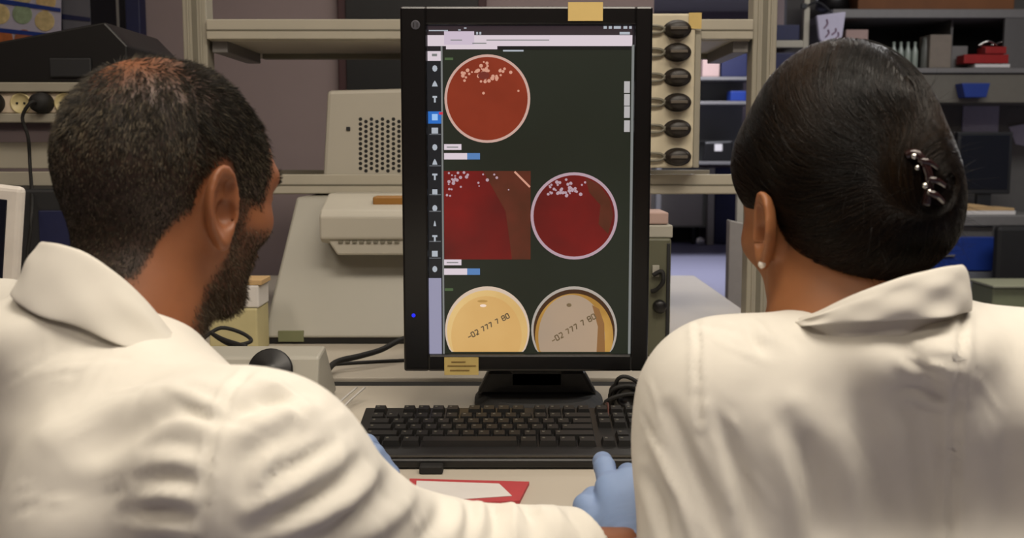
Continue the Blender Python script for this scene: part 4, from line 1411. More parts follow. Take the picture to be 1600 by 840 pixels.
def fold(V, N, folds, seams=()):
    """real cloth relief: ridges (+mm) and troughs (-mm) along lines"""
    X, Y = project(V)
    front = np.clip(-(N * (V - np.array([0, 0, CAMZ])) / np.linalg.norm(V - np.array([0, 0, CAMZ]), axis=1, keepdims=True)).sum(1) * 2.5, 0, 1)
    h = np.zeros(len(V))
    for pts, w, a in folds:
        sp = spline(pts)
        d, t, s = polydist(X, Y, sp)
        prof = np.exp(-(d / w) ** 2) - 0.35 * np.exp(-((d - 1.9 * w) / w) ** 2)
        h += a * 0.001 * prof * np.sin(np.pi * np.clip(t * 0.92 + 0.04, 0, 1)) ** 0.6
    for pts, w, a in seams:
        sp = spline(pts)
        d, t, s = polydist(X, Y, sp)
        h += 0.001 * a * (-np.exp(-(d / w) ** 2) + 0.7 * np.exp(-((d - 2.6 * w) / (1.5 * w)) ** 2))
    return V + N * (h * front)[:, None]


def strands(name, Pts, width, m, parent, tone=None):
    """Pts (n, k, 3): thin three-sided tapering hairs in one mesh"""
    n, k, _ = Pts.shape
    T = np.gradient(Pts, axis=1)
    T /= np.linalg.norm(T, axis=2, keepdims=True) + 1e-12
    ref = np.array([0.31, 0.52, 0.79])
    A = np.cross(T, ref)
    A /= np.linalg.norm(A, axis=2, keepdims=True) + 1e-9
    Bn = np.cross(T, A)
    tap = np.linspace(1, 0.25, k)[None, :, None]
    wv = (width if np.ndim(width) else np.full(n, width))[:, None, None]
    rings = []
    for j in range(3):
        th = 2 * math.pi * j / 3
        rings.append(Pts + (A * math.cos(th) + Bn * math.sin(th)) * wv * tap)
    Vv = np.stack(rings, 2).reshape(-1, 3)
    base = (np.arange(n) * k * 3)[:, None, None]
    kk = (np.arange(k - 1) * 3)[None, :, None]
    q = []
    for j in range(3):
        j2 = (j + 1) % 3
        q.append(np.stack(np.broadcast_arrays(base + kk + j, base + kk + j2, base + kk + 3 + j2, base + kk + 3 + j), -1).reshape(-1, 4))
    me = np_mesh(name, Vv, np.concatenate(q))
    me.materials.append(m)
    if tone is not None:
        set_attr(me, 'tone', np.repeat(tone, k * 3))
    return tag(link_mesh(name, me, parent, smooth=True), kind='stuff')


def surf_samples(V, Q, n, weight):
    """n random points on the surface, weight per vertex"""
    a, b, c, d = (V[Q[:, i]] for i in range(4))
    ar = np.linalg.norm(np.cross(c - a, d - b), axis=1) / 2
    w = ar * weight[Q].mean(1)
    pf = w / w.sum()
    f_ = rng.choice(len(Q), n, p=pf)
    u, v = rng.random(n)[:, None], rng.random(n)[:, None]
    p = (a[f_] * (1 - u) * (1 - v) + b[f_] * u * (1 - v) + c[f_] * u * v + d[f_] * (1 - u) * v)
    return p, f_


# ------------------------------------------------------------------ anatomy
def rotz(a):
    c, s = math.cos(a), math.sin(a)
    return np.array([[c, -s, 0], [s, c, 0], [0, 0, 1]], F32)


def rotx(a):
    c, s = math.cos(a), math.sin(a)
    return np.array([[1, 0, 0], [0, c, -s], [0, s, c]], F32)


def roty(a):
    c, s = math.cos(a), math.sin(a)
    return np.array([[c, 0, s], [0, 1, 0], [-s, 0, c]], F32)


EAR_A, EAR_S = 12, 1.02


def ear(q, s, EAR_S):
    """outer ear in head space on side s"""
    c = V3(s * 0.0865, -0.008, -0.004)
    # ear frame: n outwards (turned forward), u up, v backwards
    a = math.radians(EAR_A)
    n = V3(s * math.cos(a), math.sin(a), 0.05)
    n /= np.linalg.norm(n)
    u = V3(0, -0.20, 1.0)
    u -= n * (u @ n)
    u /= np.linalg.norm(u)
    v = np.cross(u, n) * 1.0
    if v[1] > 0:
        v = -v
    d = (q - c) / EAR_S
    N_, U, W = d @ n, d @ u, d @ v       # W grows backwards
    Wc = W - 0.004
    half = 0.0185 * np.clip(1 - 0.30 * np.clip(-U / 0.032, 0, 1) ** 1.3, 0.5, 1)
    rad = np.sqrt((Wc / half) ** 2 + (U / 0.0335) ** 2)
    dish = N_ - 0.30 * (rad ** 2 - 1) * 0.016
    plate = smax(np.abs(dish + 0.002) - 0.0028, (rad - 1) * 0.0185, 0.004)
    ring = np.sqrt(((rad - 0.90) * 0.0185) ** 2 + (dish - 0.003) ** 2) - 0.0040
    out = smin(plate, ring, 0.003)
    # antihelix ridge
    r2 = np.sqrt(((Wc + 0.002) / 0.0115) ** 2 + ((U - 0.001) / 0.021) ** 2)
    anti = np.sqrt(((r2 - 1) * 0.012) ** 2 + (dish - 0.001) ** 2) - 0.0026
    anti = np.where(W < -0.003, 0.02, anti)
    out = smin(out, anti, 0.003)
    # lobe and tragus
    out = smin(out, ell(np.stack([N_, U, W], -1), (-0.0005, -0.031, -0.001), (0.0042, 0.010, 0.0085)), 0.004)
    out = smin(out, ell(np.stack([N_, U, W], -1), (0.001, -0.008, -0.0135), (0.004, 0.006, 0.004)), 0.003)
    # root joining the skull
    out = smin(out, ell(q, (s * 0.0735, -0.004, -0.002), (0.012, 0.014, 0.030)), 0.006)
    st3 = np.stack([N_, U, W], -1)
    out = smax(out, -ell(st3, (0.002, -0.006, -0.0025), (0.015, 0.0125, 0.0092)), 0.0025)
    out = smax(out, -ell(st3, (0.004, 0.012, -0.004), (0.0075, 0.0125, 0.0060)), 0.0025)
    return out


def head(q, female=False):
    """head looking along +Y, z up, origin between the ears (q already in head space, metres)"""
    d = ell(q, (0, -0.016, 0.043), (0.0765, 0.099, 0.083))
    d = smin(d, ell(q, (0, -0.052, 0.012), (0.066, 0.058, 0.056)), 0.03)
    d = smin(d, ell(q, (0, 0.046, 0.020), (0.062, 0.050, 0.062)), 0.03)
    d = smin(d, ell(q, (0, 0.044, -0.038), (0.052, 0.048, 0.062)), 0.03)
    jw = 0.050 if female else 0.056
    for s in (-1, 1):
        d = smin(d, rc(q, (s * jw, 0.004, -0.040), (s * 0.017, 0.070, -0.088), 0.018, 0.017), 0.022)
        d = smin(d, rc(q, (s * (jw + 0.008), 0.002, -0.004), (s * jw, 0.004, -0.042), 0.014, 0.017), 0.02)
        d = smin(d, ell(q, (s * 0.042, 0.060, -0.012), (0.022, 0.026, 0.020)), 0.018)
        d = smin(d, rc(q, (s * 0.012, 0.092, 0.034), (s * 0.044, 0.078, 0.036), 0.009, 0.008), 0.014)
        d = smax(d, -ell(q, (s * 0.031, 0.108, 0.016), (0.020, 0.016, 0.012)), 0.012)
        d = smin(d, ell(q, (s * 0.031, 0.080, 0.015), (0.0135, 0.0135, 0.0115)), 0.003)
        d = smin(d, ell(q, (s * 0.011, 0.099, -0.024), (0.008, 0.010, 0.007)), 0.006)
    d = smin(d, rc(q, (0, 0.091, 0.026), (0, 0.113, -0.018), 0.007, 0.010), 0.010)
    d = smin(d, ell(q, (0, 0.083, -0.046), (0.028, 0.017, 0.022)), 0.012)
    d = smin(d, ell(q, (0, 0.0985, -0.043), (0.023, 0.006, 0.0045)), 0.005)
    d = smin(d, ell(q, (0, 0.0975, -0.053), (0.020, 0.007, 0.0055)), 0.005)
    d = smin(d, ell(q, (0, 0.078, -0.086), (0.021, 0.018, 0.017)), 0.016)
    for s in (-1, 1):
        near = (np.abs(q[:, 0] - s * 0.08) < 0.05) & (np.abs(q[:, 1]) < 0.07) & (np.abs(q[:, 2]) < 0.08)
        if near.any():
            e = ear(q[near], s, 0.92 if female else EAR_S)
            dn = d[near]
            d = d.copy()
            d[near] = smin(dn, e, 0.004)
    return d


def hand_frame(W, dirv, up):
    f = np.array(dirv, float)
    f /= np.linalg.norm(f)
    u = np.array(up, float)
    u -= f * (u @ f)
    u /= np.linalg.norm(u)
    r = np.cross(f, u)
    return np.array(W, float), r, f, u


def hand_field(frame, side, curls, pad=0.0, spread=1.0, sc=1.0):
    """palm, four bent fingers and a thumb; side +1 = right hand, palm down. frame axes: r (to the right), f (fingers), u (back of hand)"""
    W, r, f, u = frame

    def L(x, y, z):
        return W + (r * x * side + f * y + u * z) * sc
    fingers = []
    base = [(-0.028, 0.092, 0.0), (-0.009, 0.097, 0.003), (0.010, 0.092, 0.002), (0.029, 0.083, -0.002)]
    lens = [(0.044, 0.026, 0.020), (0.048, 0.030, 0.021), (0.045, 0.028, 0.020), (0.035, 0.021, 0.018)]
    rad = [0.0088, 0.0090, 0.0086, 0.0078]
    fan = [-0.10, -0.02, 0.06, 0.15]
    for i in range(4):
        p = L(*base[i])
        a = fan[i] * spread
        ang = 0.0
        pts = [p]
        for j in range(3):
            ang += curls[i][j]
            dx = math.sin(a) * math.cos(ang)
            dy = math.cos(a) * math.cos(ang)
            dz = -math.sin(ang)
            p = p + (r * dx * side + f * dy + u * dz) * lens[i][j] * sc
            pts.append(p)
        fingers.append((pts, rad[i]))
    th = [L(-0.018, 0.020, -0.008), L(-0.042, 0.052, -0.010), L(-0.051, 0.080, -0.012), L(-0.045, 0.102, -0.018)]

    def fn(p):
        d = rce(p, L(0, -0.01, 0), L(0, 0.03, 0), 0.028 * sc + pad, 0.034 * sc + pad, u, 0.62)
        for i in range(4):
            d = smin(d, rce(p, L(base[i][0] * 0.55, 0.012, -0.002), L(*base[i]), 0.016 * sc + pad, (rad[i] + 0.0035) * sc + pad, u, 0.9), 0.012)
        d = smin(d, rc(p, L(0.022, 0.02, -0.008), L(0.026, 0.07, -0.010), 0.014 * sc + pad, 0.011 * sc + pad), 0.012)
        for pts, rr in fingers:
            g = rc(p, pts[0], pts[1], (rr + 0.0006) * sc + pad, rr * sc + pad)
            g = smin(g, rc(p, pts[1], pts[2], (rr + 0.0003) * sc + pad, rr * 0.92 * sc + pad), 0.003)
            g = smin(g, rc(p, pts[2], pts[3], rr * 0.92 * sc + pad, rr * 0.82 * sc + pad), 0.003)
            d = smin(d, g, 0.0035)
        g = rc(p, th[0], th[1], 0.017 * sc + pad, 0.0125 * sc + pad)
        g = smin(g, rc(p, th[1], th[2], 0.0118 * sc + pad, 0.0102 * sc + pad), 0.004)
        g = smin(g, rc(p, th[2], th[3], 0.0102 * sc + pad, 0.0088 * sc + pad), 0.004)
        return smin(d, g, 0.006)
    return fn, fingers, th


def cuff_mesh(c, axis, r0, r1, length, thick, n=40, flat=None):
    """short open sleeve end: double-walled ring"""
    axis = Vector(axis).normalized()
    q = axis.to_track_quat('Z', 'Y').to_matrix()
    V, Q = [], []
    prof = [(r0, 0), (r1, length), (r1 - thick, length), (r0 - thick, 0)]
    for rr, h in prof:
        for i in range(n):
            t = 2 * math.pi * i / n
            w = 1 + 0.03 * math.sin(3 * t + h * 200)
            V.append(tuple(Vector(c) + q @ Vector((rr * w * math.cos(t), rr * w * math.sin(t), h))))
    for k in range(4):
        for i in range(n):
            Q.append((k * n + i, k * n + (i + 1) % n, ((k + 1) % 4) * n + (i + 1) % n, ((k + 1) % 4) * n + i))
    return np.array(V), np.array(Q)
# ------------------------------------------------------------------ people
M_coat = mat('white_cotton_coat', (219, 215, 205), 0.88, var=0.018, scale=60, bump=0.10)
M_skin_m = mat('tanned_skin', (136, 84, 52), 0.52, var=0.07, scale=55, bump=0.12, sss=0.12, attr='stubble', attr_col=(30, 22, 16))
M_skin_w = mat('warm_skin', (158, 104, 66), 0.5, var=0.05, scale=50, bump=0.08, sss=0.12, attr='stubble', attr_col=(34, 24, 18))
M_hair_m = mat('dark_greying_hair', (17, 13, 9), 0.5, var=0.1, attr='tone', attr_col=(132, 120, 98), spec=0.3)
M_hair_w = mat('dark_brown_hair', (9, 7, 5), 0.36, var=0.1, attr='tone', attr_col=(60, 40, 18), spec=0.28)
M_glove = mat('light_blue_nitrile', (128, 150, 188), 0.5, var=0.05, scale=40, bump=0.15)
M_trou = mat('dark_blue_trousers', (38, 44, 60), 0.9, var=0.06)
M_shoe = mat('black_leather_shoe', (20, 19, 18), 0.4)


def head_tf(o, yaw, pitch, roll, s):
    """yaw clockwise (to +X), pitch down, roll towards +X shoulder"""
    R = rotz(-yaw) @ rotx(-pitch) @ roty(roll)
    return (lambda p: ((p - np.asarray(o, F32)) @ R) / s), (lambda q: np.asarray(o) + (R @ (np.asarray(q) * s).T).T), R


# ============================ the man
hm_o = V3(*P(268, 306, 0.91))
hm_in, hm_out, hm_R = head_tf(hm_o, math.radians(35), math.radians(12), math.radians(3), 0.90)
hm_s = 0.90
C7m = V3(-0.352, 0.790, 0.985)
dm = V3(math.sin(math.radians(46)), math.cos(math.radians(46)), 0)
rm = V3(dm[1], -dm[0], 0)
SRm = V3(-0.170, 0.680, 0.897)
SLm = V3(-0.475, 0.965, 0.925)
ELm = V3(-0.085, 0.825, 0.776)
WRm = V3(0.096, 0.872, 0.770)
EL2 = V3(-0.43, 1.06, 0.82)
WR2 = V3(-0.290, 1.100, 0.812)
PELm = V3(-0.50, 0.655, 0.50)
BACKm = C7m * 0.5 + PELm * 0.5

hfR = hand_frame(WRm + V3(0.018, 0.012, 0.004), (0.07, 1.0, 0.33), (-0.10, -0.2, 1))
gR, finR, thR = hand_field(hfR, 1, [(0.16, 0.25, 0.15), (0.50, 0.5, 0.3), (0.55, 0.5, 0.3), (0.6, 0.5, 0.3)], 0.0016)
bR, _, _ = hand_field(hfR, 1, [(0.16, 0.25, 0.15), (0.50, 0.5, 0.3), (0.55, 0.5, 0.3), (0.6, 0.5, 0.3)], -0.0005)
hfL = hand_frame(WR2, (1.0, 0.10, -0.02), (0.05, -0.2, 1))
cl = [(0.35, 0.6, 0.4)] * 4
gL, finL, thL = hand_field(hfL, -1, cl, 0.0016)
bL, _, _ = hand_field(hfL, -1, cl, -0.0005)


def torso_man(p):
    ch = C7m + dm * 0.10 + V3(0, 0, -0.16)
    d = rc(p, SLm, SRm, 0.048, 0.048)
    for s in (-1, 1):
        d = smin(d, rc(p, ch + rm * 0.07 * s, PELm + rm * 0.07 * s + dm * 0.06, 0.092, 0.108), 0.05)
    return d


def body_man(p):
    d = head(hm_in(p)) * hm_s
    nk0 = hm_out(np.array([[0, -0.022, -0.02]]))[0]
    nk1 = hm_out(np.array([[0, 0.010, -0.05]]))[0]
    base = C7m + dm * 0.062 - rm * 0.018 + V3(0, 0, -0.03)
    d = smin(d, rc(p, nk0, base, 0.053, 0.051), 0.03)
    d = smin(d, rc(p, nk1, base + dm * 0.004, 0.044, 0.050), 0.03)
    d = smin(d, torso_man(p), 0.03)
    for a, b, c, hb in ((SRm, ELm, WRm, bR), (SLm, EL2, WR2, bL)):
        d = smin(d, rc(p, a, b, 0.050, 0.040), 0.03)
        d = smin(d, rc(p, b, c, 0.041, 0.027), 0.015)
        d = smin(d, hb(p), 0.008)
    for s in (-1, 1):
        hip = PELm + rm * 0.09 * s + dm * 0.06 + V3(0, 0, -0.02)
        kn = hip + dm * 0.42 + V3(0, 0, 0.02)
        an = kn + dm * 0.02 + V3(0, 0, -0.42)
        d = smin(d, rc(p, hip, kn, 0.085, 0.058), 0.04)
        d = smin(d, rc(p, kn, an, 0.056, 0.038), 0.02)
        d = smin(d, rc(p, an, an + dm * 0.12 + V3(0, 0, -0.035), 0.036, 0.025), 0.02)
    return d


def make_person(name, label, fn, box, skin):
    xs, ys, zs = box
    V, Q = surface(fn, xs, ys, zs)
    V = relax(V, Q, 1, 0.4)
    return V, Q


def run_person(V, Q, name, label, skin, stub):
    me = np_mesh(name, V, Q)
    me.materials.append(skin)
    set_attr(me, 'stubble', stub)
    o = link_mesh(name, me, None, smooth=True)
    return tag(o, label, 'person')


ho = hm_o
bx = grade(-0.92, 0.20, [(ho[0] - 0.13, ho[0] + 0.13, 0.0024), (0.03, 0.16, 0.0035), (-0.28, -0.08, 0.0045)])
by = grade(0.45, 1.55, [(ho[1] - 0.13, ho[1] + 0.13, 0.0024), (0.85, 1.13, 0.0035)])
bz = grade(-0.01, 1.34, [(ho[2] - 0.14, ho[2] + 0.16, 0.0024), (0.74, 0.84, 0.0035)])
Vm, Qm = surface(body_man, bx, by, bz)
Vm = relax(Vm, Qm, 1, 0.4)


def sstep(a, b, x):
    t = np.clip((x - a) / (b - a), 0, 1)
    return t * t * (3 - 2 * t)


def noise3(p, s, seed=0):
    """cheap smooth noise"""
    r2 = np.random.default_rng(seed)
    out = np.zeros(len(p))
    for k in range(5):
        w = r2.normal(size=3) * s
        out += np.sin(p @ w + r2.random() * 6.28)
    return out / 5


def hair_mask_m(P_):
    """head-space mask of the man's short hair: 1 on hair, thin at the crown"""
    q = hm_in(P_.astype(F32)).astype(float)
    x, y, z = q[:, 0], q[:, 1], q[:, 2]
    n = noise3(q, 90, 5) * 0.004
    ax = np.abs(x)
    # lower hairline: sideburn in front of ear, around the ear, down to the nape
    low = np.where(y > 0.018, 0.006, np.where(y > -0.030, 0.006 + (0.034) * np.clip(1 - ((y + 0.005) / 0.026) ** 2, 0, 1), -0.012 - 0.070 * sstep(-0.03, -0.075, y)))
    up = sstep(-0.007, 0.007, z - low + n)
    # front hairline
    front = 0.058 - 0.10 * (z - 0.06) * (z > 0.06) + 0.0 * ax
    fr = 1 - sstep(-0.006, 0.006, y - front - 0.012 * sstep(0.02, 0.05, 0.07 - ax) + n)
    on = up * fr * (z > -0.09)
    crown = np.clip(1.25 * np.exp(-((((x + 0.002) / 0.050) ** 2 + ((y + 0.060) / 0.046) ** 2)) ** 1.3), 0, 1) * sstep(0.055, 0.085, z)
    on = on * (1 - (ax > 0.0775) * (np.abs(y + 0.010) < 0.034) * (np.abs(z) < 0.05))
    return on, crown, q


on, crown, qh = hair_mask_m(Vm)
x_, y_, z_ = qh.T
beard = sstep(0.006, 0.030, y_ + 0.35 * np.clip(-0.04 - z_, 0, 1)) * (1 - sstep(-0.030, -0.012, z_ - 0.5 * np.clip(0.045 - y_, 0, 0.06))) * sstep(-0.135, -0.11, z_) * (1 - 0)
lips = np.exp(-(x_ / 0.022) ** 2 - ((z_ + 0.048) / 0.008) ** 2) * (y_ > 0.07)
beard = np.clip(beard * (1 - lips), 0, 1) * (y_ < 0.2) * (np.abs(x_) < 0.09)
brow = np.exp(-(((np.abs(x_) - 0.032) / 0.016) ** 4) - ((z_ - 0.036) / 0.005) ** 2) * (y_ > 0.06)
sideb = sstep(0.004, 0.012, y_) * (1 - sstep(0.034, 0.046, y_)) * sstep(-0.07, -0.05, z_) * (1 - sstep(0.006, 0.020, z_)) * (np.abs(x_) > 0.045) * (np.abs(x_) < 0.0765)
beard = np.maximum(beard, sideb)
stub = np.clip(np.maximum.reduce([on * (0.92 - 0.62 * crown), beard * 0.62, brow * 0.9]), 0, 1)
inhead = np.linalg.norm(qh - np.array([0, 0, 0.0]), axis=1) < 0.17
stub *= inhead
man = run_person(Vm, Qm, 'person', 'bearded person with short greying hair in a white lab coat, reaching towards the keyboard', M_skin_m, stub)

# short hair
Nm = vnormals(Vm, Qm)
fN = lambda Qx, Nx, f_: Nx[Qx[f_]].mean(1)
w = on * inhead * (1 - 0.84 * crown)
pts, f_ = surf_samples(Vm, Qm, 42000, w)
n_ = fN(Qm, Nm, f_)
q = hm_in(pts.astype(F32)).astype(float)
# combing direction in head space: forward and down the sides, down at the back
cmb = np.stack([np.zeros(len(q)), np.where(q[:, 1] > -0.04, 0.8, 0.1) * np.ones(len(q)), -0.9 + 0.9 * sstep(0.07, 0.12, q[:, 2])], -1)
cmb = cmb @ hm_R.T
cmb -= n_ * (cmb * n_).sum(1, keepdims=True)
cmb /= np.linalg.norm(cmb, axis=1, keepdims=True) + 1e-6
side = sstep(0.0, 0.07, q[:, 2])
ln = (0.0018 + 0.0042 * side) * rng.uniform(0.7, 1.25, len(q))
jit = rng.normal(size=(len(q), 3)) * 0.28
# clumps so light catches locks
cl_ = np.stack([noise3(q, 160, 21), noise3(q, 160, 22), noise3(q, 160, 23)], -1) * 0.55
dirv = n_ * (0.34) + cmb * 1.0 + jit + cl_
dirv /= np.linalg.norm(dirv, axis=1, keepdims=True)
K = 4
t_ = np.linspace(0, 1, K)[None, :, None]
Ps = pts[:, None, :] + dirv[:, None, :] * (ln[:, None, None] * t_) + (cmb * 0.25)[:, None, :] * (ln[:, None, None] * t_ ** 2)
greyp = 0.07 + 0.26 * np.exp(-((q[:, 2] - 0.03) / 0.035) ** 2) * (q[:, 1] < 0.07)
tone = np.where(rng.random(len(q)) < greyp, rng.uniform(0.35, 0.95, len(q)), rng.uniform(0, 0.16, len(q)))
hair = strands('hair', Ps, rng.uniform(0.00022, 0.00040, len(q)), M_hair_m, man, tone)
hair['label'] = 'short dark hair flecked with grey, thin at the crown'
# beard
pts, f_ = surf_samples(Vm, Qm, 10000, beard * inhead)
n_ = fN(Qm, Nm, f_)
q = hm_in(pts.astype(F32)).astype(float)
dn = np.array([0.0, 0.35, -1.0]) @ hm_R.T
dirv = n_ * 0.45 + dn * 0.8 + rng.normal(size=(len(q), 3)) * 0.3
dirv /= np.linalg.norm(dirv, axis=1, keepdims=True)
ln = rng.uniform(0.003, 0.007, len(q)) * (0.5 + 0.7 * sstep(-0.03, -0.09, q[:, 2]))
Ps = pts[:, None, :] + dirv[:, None, :] * (ln[:, None, None] * t_)
tone = np.where(rng.random(len(q)) < 0.16, rng.uniform(0.4, 0.9, len(q)), rng.uniform(0, 0.12, len(q)))
bd = strands('beard', Ps, rng.uniform(0.0002, 0.00034, len(q)), mat('beard_hair', (58, 44, 31), 0.5, attr='tone', attr_col=(150, 136, 112), spec=0.3), man, tone)
bd['label'] = 'trimmed dark beard'
# eyebrows
pts, f_ = surf_samples(Vm, Qm, 450, brow * inhead)
n_ = fN(Qm, Nm, f_)
q = hm_in(pts.astype(F32)).astype(float)
dv = np.stack([np.sign(q[:, 0]), -0.3 * np.ones(len(q)), 0.2 * np.ones(len(q))], -1) @ hm_R.T + n_ * 0.35
dv /= np.linalg.norm(dv, axis=1, keepdims=True)
strands('eyebrows', pts[:, None, :] + dv[:, None, :] * 0.005 * t_, 0.0003, M_hair_m, man, np.zeros(len(q)))
M_eye = mat('eye_white', (222, 214, 204), 0.15, var=0.02)
M_iris = mat('dark_iris', (46, 30, 20), 0.15)


def eyes(out, parent, s_):
    for s in (-1, 1):
        c = Vector(out(np.array([[s * 0.031, 0.0800, 0.015]]))[0])
        fw = Vector(out(np.array([[s * 0.031, 0.0900, 0.0145]]))[0]) - c
        mb = MB()
        mb.lathe([(0.0001, -0.011), (0.006, -0.0095), (0.0105, -0.004), (0.0115, 0), (0.0105, 0.0045), (0.0065, 0.0098), (0.0055, 0.0105)], c, tuple(fw), 20)
        mb.mi = 1
        mb.lathe([(0.0055, 0.0105), (0.003, 0.0118), (0.0001, 0.012)], c, tuple(fw), 20)
        mb.build('eye', [M_eye, M_iris], parent, True)


eyes(hm_out, man, hm_s)

# ---- the man's coat
ccm = V3(*P(205, 470, 0.850))


def coat_man(p):
    ch = C7m + dm * 0.085 + V3(0, 0, -0.18)
    d = rc(p, C7m + V3(0, 0, -0.120) + dm * 0.055, ch, 0.098, 0.13)
    # shoulder girdle
    nb = C7m + dm * 0.05 + V3(0, 0, -0.055)
    d = smin(d, rc(p, nb - rm * 0.02 + V3(0, 0, -0.016), SRm + V3(0, 0, 0.003), 0.056, 0.062), 0.05)
    d = smin(d, rc(p, nb - rm * 0.02, SLm + V3(0, 0, 0.004), 0.066, 0.062), 0.05)
    for s in (-1, 1):
        d = smin(d, rc(p, ch + rm * 0.085 * s, PELm + rm * 0.07 * s + dm * 0.05, 0.112, 0.135), 0.06)
    # shoulder blades
    d = smin(d, ell(p, C7m + rm * 0.10 - dm * 0.0 + V3(0, 0, -0.13), (0.07, 0.07, 0.09)), 0.05)
    # skirt of the coat over the lap
    d = smin(d, rc(p, PELm + dm * 0.05, PELm + dm * 0.33 + V3(0, 0, -0.03), 0.145, 0.12), 0.08)
    d = smin(d, torso_man(p) - 0.012, 0.02)
    # sleeves
    d = smin(d, rc(p, SRm, ELm, 0.062, 0.060), 0.055)
    d = smin(d, rc(p, ELm, WRm - V3(0.030, 0.002, -0.002), 0.060, 0.043), 0.03)
    d = smin(d, rc(p, SLm, EL2, 0.066, 0.058), 0.035)
    d = smin(d, rc(p, EL2, WR2 - V3(0.028, 0, 0), 0.058, 0.041), 0.03)
    # flat desk underneath the forearms
    # open neck
    d = smin(d, ell(p, (PX(192, 500, 0.84), 0.825, 0.930), (0.072, 0.072, 0.036)), 0.03)
    d = smin(d, ell(p, (PX(115, 470, 0.85), 0.845, 0.972), (0.080, 0.080, 0.036)), 0.03)
    d = smax(d, -rc(p, ccm + V3(0.022, 0.026, 0.012), ccm + V3(0.035, 0.035, 0.12), 0.046, 0.085), 0.006)
    # cuff opening: cut the sleeve end square
    ax = WRm - ELm
    ax = ax / np.linalg.norm(ax)
    ax2 = (ax + V3(0.0, 0.25, 0.45))
    ax2 /= np.linalg.norm(ax2)
    cut = (p - (WRm - V3(0.016, 0, 0))) @ ax2
    near = ((p - WRm) ** 2).sum(-1) < 0.09 ** 2
    d = np.where(near, smax(d, cut.astype(F32), 0.004), d)
    hole = rc(p, WRm - ax * 0.05, WRm + ax * 0.04, 0.036, 0.038)
    d = np.where(near, smax(d, -hole, 0.003), d)
    ax3 = (WR2 - EL2) / np.linalg.norm(WR2 - EL2)
    near = ((p - WR2) ** 2).sum(-1) < 0.09 ** 2
    d = np.where(near, smax(d, ((p - (WR2 - V3(0.006, 0, 0))) @ ax3).astype(F32), 0.004), d)
    return d


cx = grade(-0.98, 0.14, [(-0.60, 0.02, 0.0042), (0.0, 0.14, 0.0026)])
cy = grade(0.38, 1.30, [(0.48, 1.0, 0.0042), (0.81, 0.93, 0.0028)])
cz = grade(0.28, 1.12, [(0.70, 1.10, 0.0042), (0.72, 0.83, 0.0028)])
Vc, Qc = surface(coat_man, cx, cy, cz)
Vc = relax(Vc, Qc, 3, 0.5)
Nc = vnormals(Vc, Qc)
folds_m = [
    # long soft folds from the collar across the back
    ([(100, 625), (190, 590), (300, 560), (350, 566)], 20, -6.5), ([(80, 680), (160, 650), (270, 610), (340, 605)], 18, 6.5), ([(100, 720), (170, 700), (240, 650)], 20, -5.0),
    ([(20, 560), (110, 545), (230, 556)], 18, -3.0), ([(0, 520), (60, 500), (140, 512)], 16, 3.0),
    ([(0, 700), (70, 690), (150, 730)], 30, 4.0), ([(30, 800), (120, 760), (200, 770)], 34, -3.5), 
    # pulled folds at the armhole
    ([(240, 668), (285, 660), (325, 672)], 9, 3.0), ([(225, 700), (275, 690), (318, 700)], 9, -3.5), ([(250, 722), (285, 720), (312, 728)], 8, 3.0),
    ([(215, 750), (262, 744), (310, 754)], 10, -5.0), ([(225, 780), (265, 774), (306, 780)], 8, 4.5), ([(190, 802), (250, 798), (304, 806)], 10, -5.5), ([(215, 830), (260, 826), (302, 832)], 8, 4.5),
    ([(270, 615), (310, 625), (345, 640)], 8, 4.0), ([(285, 640), (318, 650), (335, 662)], 7, -4.0),
    # shoulder cap
    ([(352, 655), (395, 630), (455, 618), (480, 622)], 13, -6.0), ([(360, 690), (410, 665), (460, 645), (492, 655)], 16, 6.0), ([(400, 592), (450, 612), (492, 640)], 8, 5.0),
    ([(430, 700), (416, 735), (400, 765)], 8, 4.5), ([(398, 690), (380, 725), (372, 765)], 12, -3.5),
    # elbow folds running down left
    ([(545, 700), (500, 735), (440, 770), (380, 800)], 12, 5.0), ([(560, 720), (520, 760), (450, 800), (390, 830)], 11, -6.0),
    ([(590, 728), (560, 765), (510, 800), (440, 838)], 12, 7.0), ([(612, 735), (590, 780), (545, 815), (500, 845)], 12, -7.5),
    ([(640, 742), (640, 775), (610, 810), (560, 850)], 14, 7.5), ([(672, 752), (690, 780), (680, 820), (650, 850)], 15, -7.0),
    ([(520, 690), (470, 720), (420, 745)], 9, -4.0),
    # forearm creases
    ([(720, 752), (745, 775), (750, 810), (745, 845)], 9, 5.5), ([(742, 752), (768, 785), (775, 820), (770, 845)], 8, -6.0), ([(770, 760), (800, 790), (806, 830), (804, 850)], 9, 6.0),
    ([(700, 765), (715, 800), (712, 840)], 10, 4.0), ([(800, 768), (830, 800), (838, 845)], 9, -4.5), ([(838, 775), (865, 800), (880, 845)], 11, 4.5), ([(880, 790), (905, 815), (915, 845)], 9, -3.5)]
seams_m = [([(402, 570), (368, 605), (345, 650), (330, 700), (322, 750), (318, 800), (318, 850)], 4, 2.6), ]
r5 = random.Random(5)


def small_wrinkles(areas):
    out = []
    for (x0, y0, x1, y1, n, ang, spread, amp) in areas:
        for _ in range(n):
            x, y = r5.uniform(x0, x1), r5.uniform(y0, y1)
            a = math.radians(ang + r5.gauss(0, spread))
            L = r5.uniform(18, 60)
            b = r5.uniform(-0.3, 0.3)
            out.append(([(x - L * math.cos(a), y - L * math.sin(a)), (x + b * 14, y - b * 10), (x + L * math.cos(a), y + L * math.sin(a))], r5.uniform(3.5, 7), r5.choice((-1, 1)) * amp * r5.uniform(0.5, 1.2)))
    return out


